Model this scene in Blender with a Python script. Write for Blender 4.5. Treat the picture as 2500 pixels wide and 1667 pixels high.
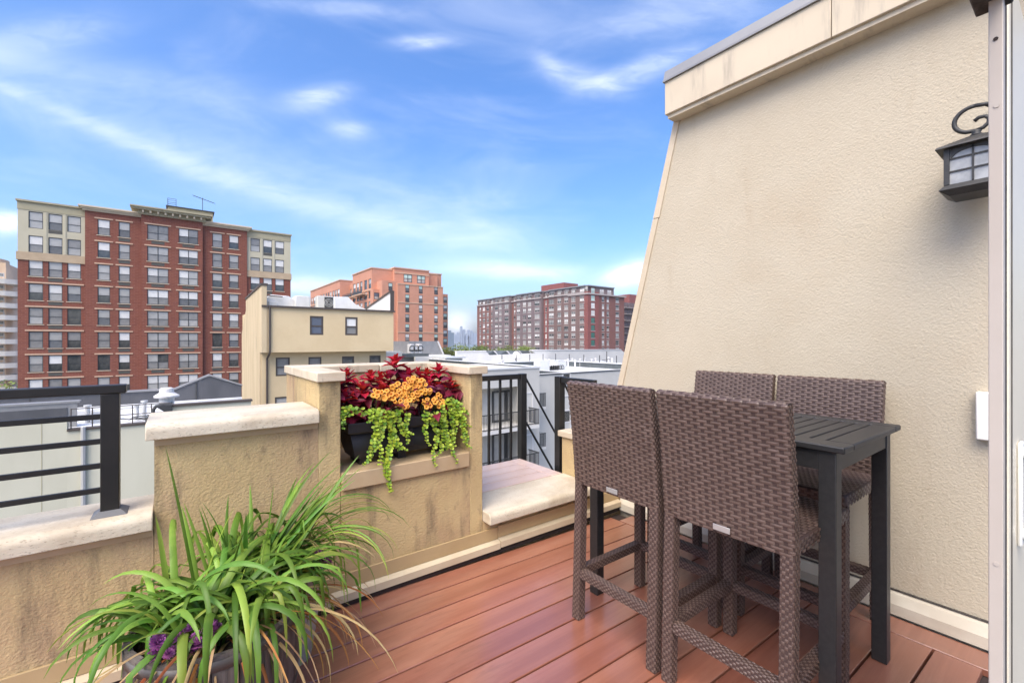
import bpy, math, random
from mathutils import Vector
random.seed(7)
for _o in list(bpy.data.objects):
    bpy.data.objects.remove(_o)
SC = bpy.context.scene
COL = SC.collection
rad = math.radians

# ------------------------------------------------------------------ camera
F = 1080.0          # focal length in photo pixels (2500 px wide picture)
EYE = 1.42
cam = bpy.data.cameras.new('camera')
cam.lens = 36.0 * F / 2500.0
cam.sensor_width = 36.0
cam.clip_start = 0.03
cam.clip_end = 20000
camo = bpy.data.objects.new('camera', cam)
COL.objects.link(camo)
camo.location = (0, 0, EYE)
camo.rotation_euler = (rad(90), 0, -math.atan2(.6, .8))
SC.camera = camo

# ------------------------------------------------------------------ light
SUN_EL, SUN_AZ = 54.0, (-0.87, -0.50)      # sun up on the left, a little behind the viewer
sun = bpy.data.lights.new('sun', 'SUN')
sun.energy = 2.1
sun.angle = rad(48)
sun.color = (1.0, 0.93, 0.77)
suno = bpy.data.objects.new('sun', sun)
COL.objects.link(suno)
_h = math.hypot(*SUN_AZ)
_sd = Vector((SUN_AZ[0] / _h * math.cos(rad(SUN_EL)), SUN_AZ[1] / _h * math.cos(rad(SUN_EL)), math.sin(rad(SUN_EL))))
suno.rotation_euler = _sd.to_track_quat('Z', 'Y').to_euler()
suno.location = _sd * 50
SC.view_settings.view_transform = 'Standard'
SC.view_settings.look = 'None'
SC.view_settings.gamma = 1
SC.view_settings.use_curve_mapping = False
SC.view_settings.exposure = 0.97


class NT:
    """small node-tree writer"""
    def __init__(s, tree):
        s.t = tree
        s.n = tree.nodes
        s.l = tree.links

    def node(s, typ, **kw):
        n = s.n.new(typ)
        for k, v in kw.items():
            setattr(n, k, v)
        return n

    def put(s, sock, val):
        if hasattr(val, 'is_linked'):
            s.l.new(val, sock)
        else:
            sock.default_value = val

    def m(s, op, a, b=0.0, c=0.0, clamp=False):
        n = s.node('ShaderNodeMath', operation=op, use_clamp=clamp)
        s.put(n.inputs[0], a); s.put(n.inputs[1], b); s.put(n.inputs[2], c)
        return n.outputs[0]

    def dot(s, a, b):
        n = s.node('ShaderNodeVectorMath', operation='DOT_PRODUCT')
        s.put(n.inputs[0], a); s.put(n.inputs[1], b)
        return n.outputs['Value']

    def mix(s, fac, a, b, mode='MIX'):
        n = s.node('ShaderNodeMix', data_type='RGBA', blend_type=mode)
        s.put(n.inputs['Factor'], fac)
        s.put(n.inputs['A'], a if hasattr(a, 'is_linked') else tuple(a) + (1,) * (4 - len(a)))
        s.put(n.inputs['B'], b if hasattr(b, 'is_linked') else tuple(b) + (1,) * (4 - len(b)))
        return n.outputs['Result']

    def noise(s, vec, scale, detail=4, rough=.55, dist=0.0):
        n = s.node('ShaderNodeTexNoise')
        s.put(n.inputs['Vector'], vec)
        n.inputs['Scale'].default_value = scale
        n.inputs['Detail'].default_value = detail
        n.inputs['Roughness'].default_value = rough
        n.inputs['Distortion'].default_value = dist
        return n.outputs['Fac']

    def mapped(s, vec, scale=(1, 1, 1), rot=(0, 0, 0), loc=(0, 0, 0)):
        n = s.node('ShaderNodeMapping')
        s.put(n.inputs['Vector'], vec)
        n.inputs['Scale'].default_value = scale
        n.inputs['Rotation'].default_value = rot
        n.inputs['Location'].default_value = loc
        return n.outputs[0]

    def ramp(s, fac, lo, hi):
        n = s.node('ShaderNodeMapRange')
        n.clamp = True
        n.interpolation_type = 'SMOOTHSTEP'
        s.put(n.inputs['Value'], fac)
        n.inputs['From Min'].default_value = lo
        n.inputs['From Max'].default_value = hi
        return n.outputs[0]


# ------------------------------------------------------------------ sky
world = bpy.data.worlds.new('World')
SC.world = world
world.use_nodes = True
W = NT(world.node_tree)
W.n.clear()
sky = W.node('ShaderNodeTexSky', sky_type='NISHITA')
sky.sun_disc = False
sky.sun_elevation = rad(SUN_EL)
sky.sun_rotation = math.atan2(SUN_AZ[0], SUN_AZ[1])
sky.air_density = 1.0
sky.dust_density = 3.2
sky.ozone_density = 3.0
SKY_STRENGTH = 0.15
d = W.node('ShaderNodeTexCoord').outputs['Generated']
# cirrus is described on a plane tangent to the sky dome above the river (azimuth 0.6, 0.8)
fz = W.m('MAXIMUM', W.dot(d, (.6, .8, 0)), 0.02)
ca = W.m('DIVIDE', W.dot(d, (.8, -.6, 0)), fz)
cb = W.m('DIVIDE', W.dot(d, (0, 0, 1)), fz)
front = W.ramp(W.dot(d, (.6, .8, 0)), 0.05, 0.25)
cvec = W.node('ShaderNodeCombineXYZ')
W.put(cvec.inputs[0], ca); W.put(cvec.inputs[1], cb)
cv = cvec.outputs[0]
n_soft = W.noise(W.mapped(cv, (1.1, 3.2, 1), (0, 0, rad(18))), 2.2, 7, .55, .5)
n_fine = W.noise(W.mapped(cv, (3, 10, 1), (0, 0, rad(16))), 3.0, 6, .6, .7)


def P2(x, y):       # photo position (2352 px wide scale) -> tangent plane
    return (x - 1176) / 1016.0, (784 - y) / 1016.0


def blob(x, y, rx, ry, tilt=0.0, amt=1.0, soft=0.55):
    a0, b0 = P2(x, y)
    u = W.m('SUBTRACT', ca, a0); v = W.m('SUBTRACT', cb, b0)
    c, s_ = math.cos(rad(tilt)), math.sin(rad(tilt))
    p = W.m('ADD', W.m('MULTIPLY', u, c), W.m('MULTIPLY', v, s_))
    q = W.m('SUBTRACT', W.m('MULTIPLY', v, c), W.m('MULTIPLY', u, s_))
    p = W.m('DIVIDE', p, rx / 1016.0); q = W.m('DIVIDE', q, ry / 1016.0)
    r2 = W.m('ADD', W.m('MULTIPLY', p, p), W.m('MULTIPLY', q, q))
    r2 = W.m('ADD', r2, W.m('MULTIPLY', W.m('SUBTRACT', n_fine, .5), 1.5))
    r2 = W.m('MAXIMUM', r2, 0.0)
    return W.m('MULTIPLY', W.m('EXPONENT', W.m('MULTIPLY', r2, -1.0 / soft)), amt)


def streak(pts, w0, w1, amt):
    """soft band following b = cubic(a) through four points"""
    A = [P2(*p) for p in pts]
    # Lagrange -> newton form
    xs = [p[0] for p in A]; ys = [p[1] for p in A]
    n = len(xs); co = ys[:]
    for j in range(1, n):
        for i in range(n - 1, j - 1, -1):
            co[i] = (co[i] - co[i - 1]) / (xs[i] - xs[i - j])
    val = co[-1]
    for i in range(n - 2, -1, -1):
        val = W.m('ADD', W.m('MULTIPLY', W.m('SUBTRACT', ca, xs[i]), val), co[i])
    wob = W.m('MULTIPLY', W.m('SUBTRACT', n_soft, .5), .05)
    dist = W.m('ADD', W.m('SUBTRACT', cb, val), wob)
    t = W.ramp(ca, xs[0], xs[-1])
    w = W.m('ADD', W.m('MULTIPLY', t, w1 - w0), w0)
    q = W.m('DIVIDE', dist, w)
    g = W.m('EXPONENT', W.m('MULTIPLY', W.m('MULTIPLY', q, q), -1))
    end = W.m('SUBTRACT', 1.0, W.ramp(ca, xs[-1] - .12, xs[-1] + .16))
    g = W.m('MULTIPLY', g, end)
    return W.m('MULTIPLY', g, W.m('MULTIPLY', W.ramp(n_fine, -.25, .9), amt))


parts = [
    streak([(0, 200), (350, 345), (700, 470), (1150, 545)], .018, .034, .24),
    streak([(-60, 110), (120, 150), (330, 190), (600, 235)], .03, .05, .15),
    streak([(300, 300), (600, 400), (850, 470), (1200, 560)], .09, .09, .17),
    blob(972, 96, 90, 20, 2, .34), blob(730, 222, 90, 32, 10, .40), blob(805, 300, 55, 24, -8, .30),
    blob(1345, 185, 110, 36, -14, .30), blob(1480, 160, 170, 36, 20, .30), blob(1260, 150, 60, 28, -40, .2),
    blob(1450, 628, 62, 28, 18, 1.0, .8), blob(-20, 512, 110, 26, 0, .9, .7),
    blob(1190, 622, 230, 26, -3, .36), blob(720, 655, 150, 26, 3, .4), blob(1050, 745, 40, 34, 0, .8),
    blob(1560, 30, 260, 70, 12, .18), blob(80, 90, 240, 60, 10, .18), blob(780, 20, 220, 26, -4, .16)]
tot = parts[0]
for p_ in parts[1:]:
    tot = W.m('ADD', tot, p_)
tot = W.m('MULTIPLY', tot, front)
# thin cirrus veil all over the dome
veil = W.m('MULTIPLY', W.ramp(W.noise(W.mapped(d, (1.2, 1.2, 4.0)), 2.6, 6, .6, .6), .40, .95), .20)
fac = W.m('ADD', tot, veil, clamp=True)
hs = W.node('ShaderNodeHueSaturation')
W.put(hs.inputs['Color'], sky.outputs[0])
hs.inputs['Saturation'].default_value = 1.24
hs.inputs['Value'].default_value = 1.0
SKY_TINT = (0.98, 0.985, 1.11)
skyc = W.mix(1.0, hs.outputs[0], SKY_TINT, 'MULTIPLY')
CLOUD = 5.6
colr = W.mix(fac, skyc, (CLOUD * .93, CLOUD * .97, CLOUD * 1.04))
bg = W.node('ShaderNodeBackground')
W.put(bg.inputs[0], colr)
bg.inputs[1].default_value = SKY_STRENGTH
wo = W.node('ShaderNodeOutputWorld')
W.l.new(bg.outputs[0], wo.inputs[0])


# ------------------------------------------------------------------ rays through the photograph, to measure real positions
def ray(u, v):
    a = (u - 1250) / F; b = (833.5 - v) / F
    return (.6 + .8 * a, .8 - .6 * a, b)


def on_y(u, v, y):
    r = ray(u, v); t = y / r[1]
    return r[0] * t, EYE + r[2] * t


def on_x(u, v, x):
    r = ray(u, v); t = x / r[0]
    return r[1] * t, EYE + r[2] * t


def on_z(u, v, z):
    r = ray(u, v); t = (z - EYE) / r[2]
    return r[0] * t, r[1] * t


def zz(ox, oy, s):
    return lambda x, y: (ox + x / s, oy + y / s)


# ------------------------------------------------------------------ materials
def mat(name, col, rough=.7, col2=None, nscale=4.0, stretch=(1, 1, 1), lo=.35, hi=.65, bump=0.0, bscale=60.0, bdist=.004,
        bstretch=(1, 1, 1), metal=0.0, spec=.5, rnd=0.0, trans=0.0, coat=0.0, stain=None, pits=None, bvor=False, rhue=0.0, rrough=0.0):
    m_ = bpy.data.materials.new(name)
    m_.use_nodes = True
    T = NT(m_.node_tree)
    bs = T.n['Principled BSDF']
    out = T.n['Material Output']
    co = T.node('ShaderNodeTexCoord').outputs['Object']
    c = tuple(col) + (1,)
    cs = None
    if col2:
        f = T.ramp(T.noise(T.mapped(co, stretch), nscale, 6, .6), lo, hi)
        cs = T.mix(f, col, col2)
    if stain:
        for (scol, sscale, sstretch, slo, shi, samt) in stain:
            f = T.m('MULTIPLY', T.ramp(T.noise(T.mapped(co, sstretch), sscale, 8, .65, .2), slo, shi), samt)
            cs = T.mix(f, cs if cs is not None else col, scol)
    if pits:
        pcol, pscale, pstretch, plo, phi, pamt = pits
        pf = T.m('MULTIPLY', T.ramp(T.noise(T.mapped(co, pstretch), pscale, 3, .6), plo, phi), pamt)
        cs = T.mix(pf, cs if cs is not None else col, pcol)
    if rnd or rhue:
        oi = T.node('ShaderNodeObjectInfo').outputs['Random']
        h = T.node('ShaderNodeHueSaturation')
        T.put(h.inputs['Color'], cs if cs is not None else c)
        T.put(h.inputs['Value'], T.m('ADD', T.m('MULTIPLY', T.m('SUBTRACT', oi, .5), 2 * rnd), 1.0))
        if rhue:
            T.put(h.inputs['Hue'], T.m('ADD', T.m('MULTIPLY', T.m('SUBTRACT', T.m('FRACT', T.m('MULTIPLY', oi, 7.31)), .5), 2 * rhue), .5))
        cs = h.outputs[0]
    if cs is not None:
        T.put(bs.inputs['Base Color'], cs)
    else:
        bs.inputs['Base Color'].default_value = c
    if rrough:
        T.put(bs.inputs['Roughness'], T.m('ADD', T.m('MULTIPLY', T.noise(T.mapped(co, bstretch), 9, 5), rrough), rough - rrough / 2))
    else:
        bs.inputs['Roughness'].default_value = rough
    bs.inputs['Metallic'].default_value = metal
    bs.inputs['Specular IOR Level'].default_value = spec
    if coat:
        bs.inputs['Coat Weight'].default_value = coat
        bs.inputs['Coat Roughness'].default_value = .22
    if bump:
        b = T.node('ShaderNodeBump')
        b.inputs['Strength'].default_value = bump
        b.inputs['Distance'].default_value = bdist
        hgt = T.noise(T.mapped(co, bstretch), bscale, 5, .6, .3)
        if bvor:
            v = T.node('ShaderNodeTexVoronoi', feature='SMOOTH_F1')
            T.put(v.inputs['Vector'], T.mapped(co, bstretch))
            v.inputs['Scale'].default_value = bscale * .8
            hgt = T.m('ADD', hgt, T.m('MULTIPLY', v.outputs['Distance'], -.5))
        if pits:
            hgt = T.m('SUBTRACT', hgt, T.m('MULTIPLY', pf, 1.2))
        T.put(b.inputs['Height'], hgt)
        T.l.new(b.outputs[0], bs.inputs['Normal'])
    if trans:
        tr = T.node('ShaderNodeBsdfTranslucent')
        if cs is not None:
            T.put(tr.inputs['Color'], cs)
        else:
            tr.inputs['Color'].default_value = c
        ms = T.node('ShaderNodeMixShader')
        ms.inputs[0].default_value = trans
        T.l.new(bs.outputs[0], ms.inputs[1]); T.l.new(tr.outputs[0], ms.inputs[2])
        T.l.new(ms.outputs[0], out.inputs[0])
    return m_


def brick(name, c1, c2, mortar, sx=1.0, bw=.6, bh=.22, var=None):
    """far brickwork: courses in colour and fine relief"""
    m_ = bpy.data.materials.new(name)
    m_.use_nodes = True
    T = NT(m_.node_tree)
    bs = T.n['Principled BSDF']
    co = T.node('ShaderNodeTexCoord').outputs['Object']
    sep = T.node('ShaderNodeSeparateXYZ'); T.put(sep.inputs[0], co)
    cb_ = T.node('ShaderNodeCombineXYZ')
    T.put(cb_.inputs[0], T.m('ADD', sep.outputs[0], sep.outputs[1])); T.put(cb_.inputs[1], sep.outputs[2])
    b = T.node('ShaderNodeTexBrick')
    T.put(b.inputs['Vector'], cb_.outputs[0])
    b.inputs['Scale'].default_value = 1.0
    b.inputs['Brick Width'].default_value = bw
    b.inputs['Row Height'].default_value = bh
    b.inputs['Mortar Size'].default_value = .02
    b.inputs['Color1'].default_value = tuple(c1) + (1,)
    b.inputs['Color2'].default_value = tuple(c2) + (1,)
    b.inputs['Mortar'].default_value = tuple(mortar) + (1,)
    n = T.ramp(T.noise(co, .25, 6, .65), .3, .7)
    c = T.mix(T.m('MULTIPLY', n, .35), b.outputs['Color'], tuple(x * .72 for x in c1))
    n2 = T.ramp(T.noise(T.mapped(co, (1, 1, .12)), .9, 6, .65), .55, .8)
    c = T.mix(T.m('MULTIPLY', n2, .25), c, tuple(min(1, x * 1.5 + .03) for x in c2))
    T.put(bs.inputs['Base Color'], c)
    bs.inputs['Roughness'].default_value = .85
    bs.inputs['Specular IOR Level'].default_value = .25
    return m_


STAIN_D = (.10, .08, .06)
MT = {}
MT['stucco_tan'] = mat('stucco_tan', (.56, .425, .215), .9, (.49, .355, .175), 2.2, bump=.7, bscale=100, bdist=.006, bstretch=(1, 1, 1.15), spec=.2, bvor=True,
                       stain=[((.38, .24, .16), 1.6, (1, 1, .55), .40, .66, .65), (STAIN_D, 4.0, (1.6, 1.6, .28), .50, .70, .62), ((.05, .045, .04), 16, (1, 1, .6), .56, .70, .28)])
MT['stucco_cream'] = mat('stucco_cream', (.53, .462, .345), .9, (.50, .43, .315), 1.3, bump=.55, bscale=115, bdist=.006, bstretch=(1, 1, 1), spec=.2, bvor=True,
                         stain=[((.45, .325, .205), .9, (1, 1, 1), .46, .74, .30), ((.40, .31, .21), 3.5, (1, 1.3, .3), .55, .75, .35)])
MT['stucco_far'] = mat('stucco_far', (.66, .52, .31), .9, (.62, .48, .28), .6, spec=.2,
                       stain=[((.45, .37, .24), .8, (1.5, 1.5, .12), .6, .85, .35), ((.12, .10, .08), 1.5, (2.2, 2.2, .10), .70, .86, .55)])
MT['stucco_far_streaked'] = mat('stucco_far_streaked', (.60, .48, .30), .9, (.52, .41, .25), .8, (1, 1, .2), spec=.2,
                       stain=[((.10, .085, .07), 1.5, (2.5, 2.5, .12), .56, .72, .8)])
MT['travertine'] = mat('travertine', (.62, .55, .425), .6, (.54, .46, .335), 3.5, (1, 2, 2), bump=.5, bscale=45, bdist=.004, spec=.35,
                       stain=[((.36, .28, .19), 4, (1, 1, 1), .50, .70, .5)], pits=((.25, .19, .13), 120, (.6, 1.3, 1.3), .60, .68, .55))
MT['cap_stone'] = mat('cap_stone', (.62, .53, .39), .7, (.53, .43, .30), 5, bump=.4, bscale=60, bdist=.003, spec=.3, stain=[((.14, .11, .085), 9, (2, 2, .5), .55, .72, .6)])
MT['sill_paint'] = mat('sill_paint', (.50, .37, .22), .55, (.45, .32, .18), 3, bump=.15, bscale=30)
MT['flashing_tan'] = mat('flashing_tan', (.46, .335, .175), .5, (.42, .30, .15), 2.5, spec=.4, stain=[((.3, .24, .17), 6, (1, 1, 3), .62, .8, .4)])
MT['flashing_light'] = mat('flashing_light', (.58, .49, .34), .5, (.52, .42, .28), 2.5, spec=.4)
MT['skirting'] = mat('skirting', (.60, .55, .44), .55, (.52, .46, .36), 4, spec=.4, stain=[((.2, .16, .12), 10, (1, 1, 1), .68, .8, .5)])
MT['fascia'] = mat('fascia', (.62, .53, .39), .75, (.58, .49, .36), 1.5, bump=.2, bscale=25, bdist=.003, spec=.25,
                   stain=[((.24, .21, .18), 2.6, (1, 4, .45), .5, .72, .55)])
MT['trim_strip'] = mat('trim_strip', (.60, .50, .36), .75, (.55, .45, .31), 3)
MT['zinc'] = mat('zinc', (.30, .295, .285), .5, (.26, .255, .25), 2, metal=.3)
MT['plank_red'] = mat('plank_red', (.335, .130, .080), .32, (.26, .094, .057), 3.2, (.25, 6, 6), bump=.35, bscale=30, bdist=.0015, bstretch=(.12, 5, 5), spec=.8, rnd=.13, rhue=.004, rrough=.14, coat=.75, stain=[((.40, .20, .14), 2.2, (.6, 2, 2), .5, .72, .4), ((.14, .055, .035), 5, (.5, 3, 3), .56, .74, .45)])
MT['plank_glare'] = mat('plank_glare', (.60, .45, .37), .42, (.54, .39, .32), 3.2, (.25, 6, 6), bump=.25, bscale=30, bdist=.0015, bstretch=(.12, 5, 5), rnd=.04)  # landing planks: glare painted in as a paler base colour
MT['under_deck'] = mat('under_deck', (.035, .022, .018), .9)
MT['black_metal'] = mat('black_metal', (.012, .011, .010), .42, (.018, .016, .014), 8, spec=.4)
MT['plate_grey'] = mat('plate_grey', (.12, .12, .12), .5)
MT['lantern_metal'] = mat('lantern_metal', (.035, .034, .033), .5, (.05, .048, .045), 20, bump=.2, bscale=90, bdist=.002, spec=.4)
MT['frame_beige'] = mat('frame_beige', (.50, .44, .375), .5, (.46, .40, .335), 2, spec=.35)
MT['gasket'] = mat('gasket', (.10, .088, .075), .9, (.05, .042, .036), 30, (1, 1, .3), bump=.6, bscale=60, bdist=.004)
MT['door_white'] = mat('door_white', (.72, .65, .50), .45, (.68, .61, .47), 2)
MT['handle_white'] = mat('handle_white', (.78, .77, .72), .35)
MT['box_white'] = mat('box_white', (.84, .79, .70), .4)
MT['rattan'] = mat('rattan', (.142, .095, .075), .40, (.105, .068, .053), 30, (1, 1, 1), spec=.55, stain=[((.20, .14, .115), 12, (1, 1, 1), .55, .75, .5)])
MT['rattan_core'] = mat('rattan_core', (.065, .038, .031), .6)
MT['steel_tag'] = mat('steel_tag', (.62, .60, .56), .35, metal=.6)
MT['table_black'] = mat('table_black', (.024, .0235, .0235), .44, (.031, .030, .0295), 6, (1, 8, 8), bump=.15, bscale=40, bdist=.001, bstretch=(.3, 4, 4), spec=.5, rnd=.05)
MT['soil'] = mat('soil', (.04, .028, .02), .95, (.08, .055, .04), 30, bump=1, bscale=60, bdist=.02)
MT['barrel_wood'] = mat('barrel_wood', (.16, .135, .12), .85, (.085, .07, .062), 9, (3, 3, .25), bump=.9, bscale=40, bdist=.004, bstretch=(3, 3, .15), rnd=.14, spec=.25)
MT['hoop'] = mat('hoop', (.16, .15, .145), .6, (.10, .085, .075), 12, metal=.5)
MT['grey_pot'] = mat('grey_pot', (.42, .41, .39), .6, (.32, .31, .29), 8)
MT['planter_black'] = mat('planter_black', (.017, .015, .016), .45, spec=.4)


def leafmat(name, c1, c2, rough=.42, trans=.32, rnd=.22, rhue=.02, sc=6):
    return mat(name, c1, rough, c2, sc, rnd=rnd, rhue=rhue, trans=trans, spec=.35)


MT['lily_a'] = leafmat('lily_a', (.135, .26, .030), (.21, .34, .055), rnd=.3)
MT['lily_b'] = leafmat('lily_b', (.085, .185, .020), (.13, .235, .030), rnd=.3)
MT['lily_c'] = leafmat('lily_c', (.26, .38, .055), (.33, .42, .07), rnd=.25)
MT['lily_dry'] = leafmat('lily_dry', (.42, .27, .12), (.52, .38, .20), .7)
MT['lily_rust'] = leafmat('lily_rust', (.36, .13, .035), (.42, .22, .07), .7)
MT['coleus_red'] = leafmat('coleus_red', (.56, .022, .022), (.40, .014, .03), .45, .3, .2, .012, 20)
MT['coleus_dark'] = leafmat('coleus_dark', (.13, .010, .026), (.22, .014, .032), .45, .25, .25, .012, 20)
MT['coleus_pink'] = leafmat('coleus_pink', (.36, .12, .20), (.16, .02, .06), .45, .25, .2, .01, 45)
MT['petal_orange'] = leafmat('petal_orange', (.74, .29, .03), (.78, .36, .05), .5, .25, .12, .008, 30)
MT['petal_edge'] = leafmat('petal_edge', (.82, .45, .10), (.82, .40, .07), .5, .25, .1, .005, 30)
MT['petal_throat'] = leafmat('petal_throat', (.22, .055, .015), (.34, .10, .02), .6, .1, .1, .005, 40)
MT['jenny'] = leafmat('jenny', (.42, .54, .05), (.34, .48, .045), .45, .35, .22, .018, 20)
MT['jenny_deep'] = leafmat('jenny_deep', (.19, .34, .035), (.15, .28, .03), .45, .3, .2, .015, 20)
MT['stem_green'] = mat('stem_green', (.10, .14, .03), .7)
MT['stem_dark'] = mat('stem_dark', (.06, .02, .025), .7)
MT['mum'] = leafmat('mum', (.30, .07, .26), (.42, .16, .36), .6, .2, .2, .015, 40)
MT['mum_centre'] = mat('mum_centre', (.45, .3, .1), .7)


# ------------------------------------------------------------------ mesh building
def wloc(o):
    v = Vector((0, 0, 0))
    while o is not None:
        v += o.location
        o = o.parent
    return v


def tag(o, label=None, cat=None, group=None, kind=None):
    if label: o['label'] = label
    if cat: o['category'] = cat
    if group: o['group'] = group
    if kind: o['kind'] = kind
    return o


def empty(name, loc, label=None, cat=None, group=None, kind=None, parent=None):
    o = bpy.data.objects.new(name, None)
    o.empty_display_size = .1
    COL.objects.link(o)
    o.location = Vector(loc)
    if parent is not None:
        o.parent = parent
        o.location = Vector(loc) - wloc(parent)
    return tag(o, label, cat, group, kind)


class MB:
    def __init__(s):
        s.v = []; s.f = []; s.mi = []; s.c = 0

    def quadv(s, *pts):
        b = len(s.v)
        s.v += [tuple(p) for p in pts]
        s.f.append(tuple(range(b, b + len(pts)))); s.mi.append(s.c)
        return s

    def box(s, x0, x1, y0, y1, z0, z1):
        if x1 < x0: x0, x1 = x1, x0
        if y1 < y0: y0, y1 = y1, y0
        if z1 < z0: z0, z1 = z1, z0
        b = len(s.v)
        s.v += [(x0, y0, z0), (x1, y0, z0), (x1, y1, z0), (x0, y1, z0), (x0, y0, z1), (x1, y0, z1), (x1, y1, z1), (x0, y1, z1)]
        for f in ((3, 2, 1, 0), (4, 5, 6, 7), (0, 1, 5, 4), (1, 2, 6, 5), (2, 3, 7, 6), (3, 0, 4, 7)):
            s.f.append(tuple(b + i for i in f)); s.mi.append(s.c)
        return s

    def hexa(s, p):           # 8 points: bottom ring (ccw from above) then top ring
        b = len(s.v)
        s.v += [tuple(q) for q in p]
        for f in ((3, 2, 1, 0), (4, 5, 6, 7), (0, 1, 5, 4), (1, 2, 6, 5), (2, 3, 7, 6), (3, 0, 4, 7)):
            s.f.append(tuple(b + i for i in f)); s.mi.append(s.c)
        return s

    def prism(s, poly, axis, a, b_):
        """extrude a 2-D polygon along an axis; poly is in the two other axes in x,y,z order"""
        n = len(poly); b = len(s.v)
        for t in (a, b_):
            for p, q in poly:
                s.v.append({'x': (t, p, q), 'y': (p, t, q), 'z': (p, q, t)}[axis])
        area = sum(poly[i][0] * poly[(i + 1) % n][1] - poly[(i + 1) % n][0] * poly[i][1] for i in range(n))
        flip = (area > 0) != (axis == 'y')
        A = list(range(b, b + n)); B = list(range(b + n, b + 2 * n))
        if (b_ < a): flip = not flip
        s.f.append(tuple(A[::-1] if flip else A)); s.mi.append(s.c)
        s.f.append(tuple(B if flip else B[::-1])); s.mi.append(s.c)
        for i in range(n):
            j = (i + 1) % n
            q = (A[i], A[j], B[j], B[i])
            s.f.append(q if flip else q[::-1]); s.mi.append(s.c)
        return s

    def tube(s, pts, r, n=8, cap=True):
        pts = [Vector(p) for p in pts]
        rr = r if isinstance(r, (list, tuple)) else [r] * len(pts)
        b = len(s.v)
        prev = None
        for i, p in enumerate(pts):
            t = (pts[min(i + 1, len(pts) - 1)] - pts[max(i - 1, 0)]).normalized()
            if prev is None:
                ref = Vector((0, 0, 1)) if abs(t.z) < .9 else Vector((1, 0, 0))
                u = t.cross(ref).normalized()
            else:
                u = (prev - t * prev.dot(t)).normalized()
            prev = u
            w = t.cross(u)
            for k in range(n):
                a = 2 * math.pi * k / n
                s.v.append(tuple(p + (u * math.cos(a) + w * math.sin(a)) * rr[i]))
        for i in range(len(pts) - 1):
            for k in range(n):
                k2 = (k + 1) % n
                s.f.append((b + i * n + k, b + i * n + k2, b + (i + 1) * n + k2, b + (i + 1) * n + k)); s.mi.append(s.c)
        if cap:
            s.f.append(tuple(b + k for k in range(n))[::-1]); s.mi.append(s.c)
            e = b + (len(pts) - 1) * n
            s.f.append(tuple(e + k for k in range(n))); s.mi.append(s.c)
        return s

    def lathe(s, prof, cx, cy, n=24, close=True):
        b = len(s.v); m_ = len(prof)
        for k in range(n):
            a = 2 * math.pi * k / n
            for r, z in prof:
                s.v.append((cx + r * math.cos(a), cy + r * math.sin(a), z))
        for k in range(n):
            k2 = (k + 1) % n
            for i in range(m_ - 1):
                s.f.append((b + k * m_ + i, b + k2 * m_ + i, b + k2 * m_ + i + 1, b + k * m_ + i + 1)); s.mi.append(s.c)
        if close:
            s.f.append(tuple(b + k * m_ + m_ - 1 for k in range(n))); s.mi.append(s.c)
            s.f.append(tuple(b + k * m_ for k in range(n))[::-1]); s.mi.append(s.c)
        return s

    def strip(s, rows):
        """rows: list of equally long point rows"""
        b = len(s.v); n = len(rows[0])
        for r in rows: s.v += [tuple(p) for p in r]
        for i in range(len(rows) - 1):
            for k in range(n - 1):
                s.f.append((b + i * n + k, b + i * n + k + 1, b + (i + 1) * n + k + 1, b + (i + 1) * n + k)); s.mi.append(s.c)
        return s

    def mesh(s, name, mats, origin=None, smooth=False):
        if origin is None: origin = Vector((0, 0, 0))
        me = bpy.data.meshes.new(name)
        ox, oy, oz = origin
        me.from_pydata([(x - ox, y - oy, z - oz) for x, y, z in s.v], [], s.f)
        if not isinstance(mats, (list, tuple)): mats = [mats]
        for m_ in mats: me.materials.append(m_)
        if len(mats) > 1: me.polygons.foreach_set('material_index', s.mi)
        if smooth: me.polygons.foreach_set('use_smooth', [True] * len(me.polygons))
        me.update()
        return me

    def build(s, name, mats, parent=None, smooth=False, bevel=0, seg=2, label=None, cat=None, group=None, kind=None, base=False):
        xs = [v[0] for v in s.v]; ys = [v[1] for v in s.v]; zs = [v[2] for v in s.v]
        org = Vector(((min(xs) + max(xs)) / 2, (min(ys) + max(ys)) / 2, min(zs)))
        me = s.mesh(name, mats, org, smooth)
        o = bpy.data.objects.new(name, me)
        COL.objects.link(o)
        o.parent = parent
        o.location = org - (wloc(parent) if parent is not None else Vector((0, 0, 0)))
        if bevel:
            bm_ = o.modifiers.new('bevel', 'BEVEL'); bm_.width = bevel; bm_.segments = seg; bm_.limit_method = 'ANGLE'
            bm_.angle_limit = rad(50)
            if not smooth and seg > 1:
                me.polygons.foreach_set('use_smooth', [True] * len(me.polygons))
                try: me.set_sharp_from_angle(angle=rad(35))
                except Exception: pass
        return tag(o, label, cat, group, kind)


def piece(me, name, loc, parent=None, rotz=0.0, rot=None, scale=None):
    """another object on shared mesh data; loc is in world axes"""
    o = bpy.data.objects.new(name, me)
    COL.objects.link(o)
    o.parent = parent
    o.location = Vector(loc) - (wloc(parent) if parent is not None else Vector((0, 0, 0)))
    o.rotation_euler = rot if rot else (0, 0, rotz)
    if scale: o.scale = (scale,) * 3
    return o


KIDS = {}


def copy_tree(o, parent=None):
    c = o.copy()
    COL.objects.link(c)
    c.parent = parent
    for ch in list(o.children):
        copy_tree(ch, c)
    return c


# ================================================================== LARGE STRUCTURE: the terrace
# ---- deck of red planks
deck = MB().box(-6, 2.955, .14, 2.45, -.14, -.034).build('deck', MT['under_deck'], kind='structure')
PITCH, GAPW, SLOPE = .1602, .0085, -.029


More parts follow.
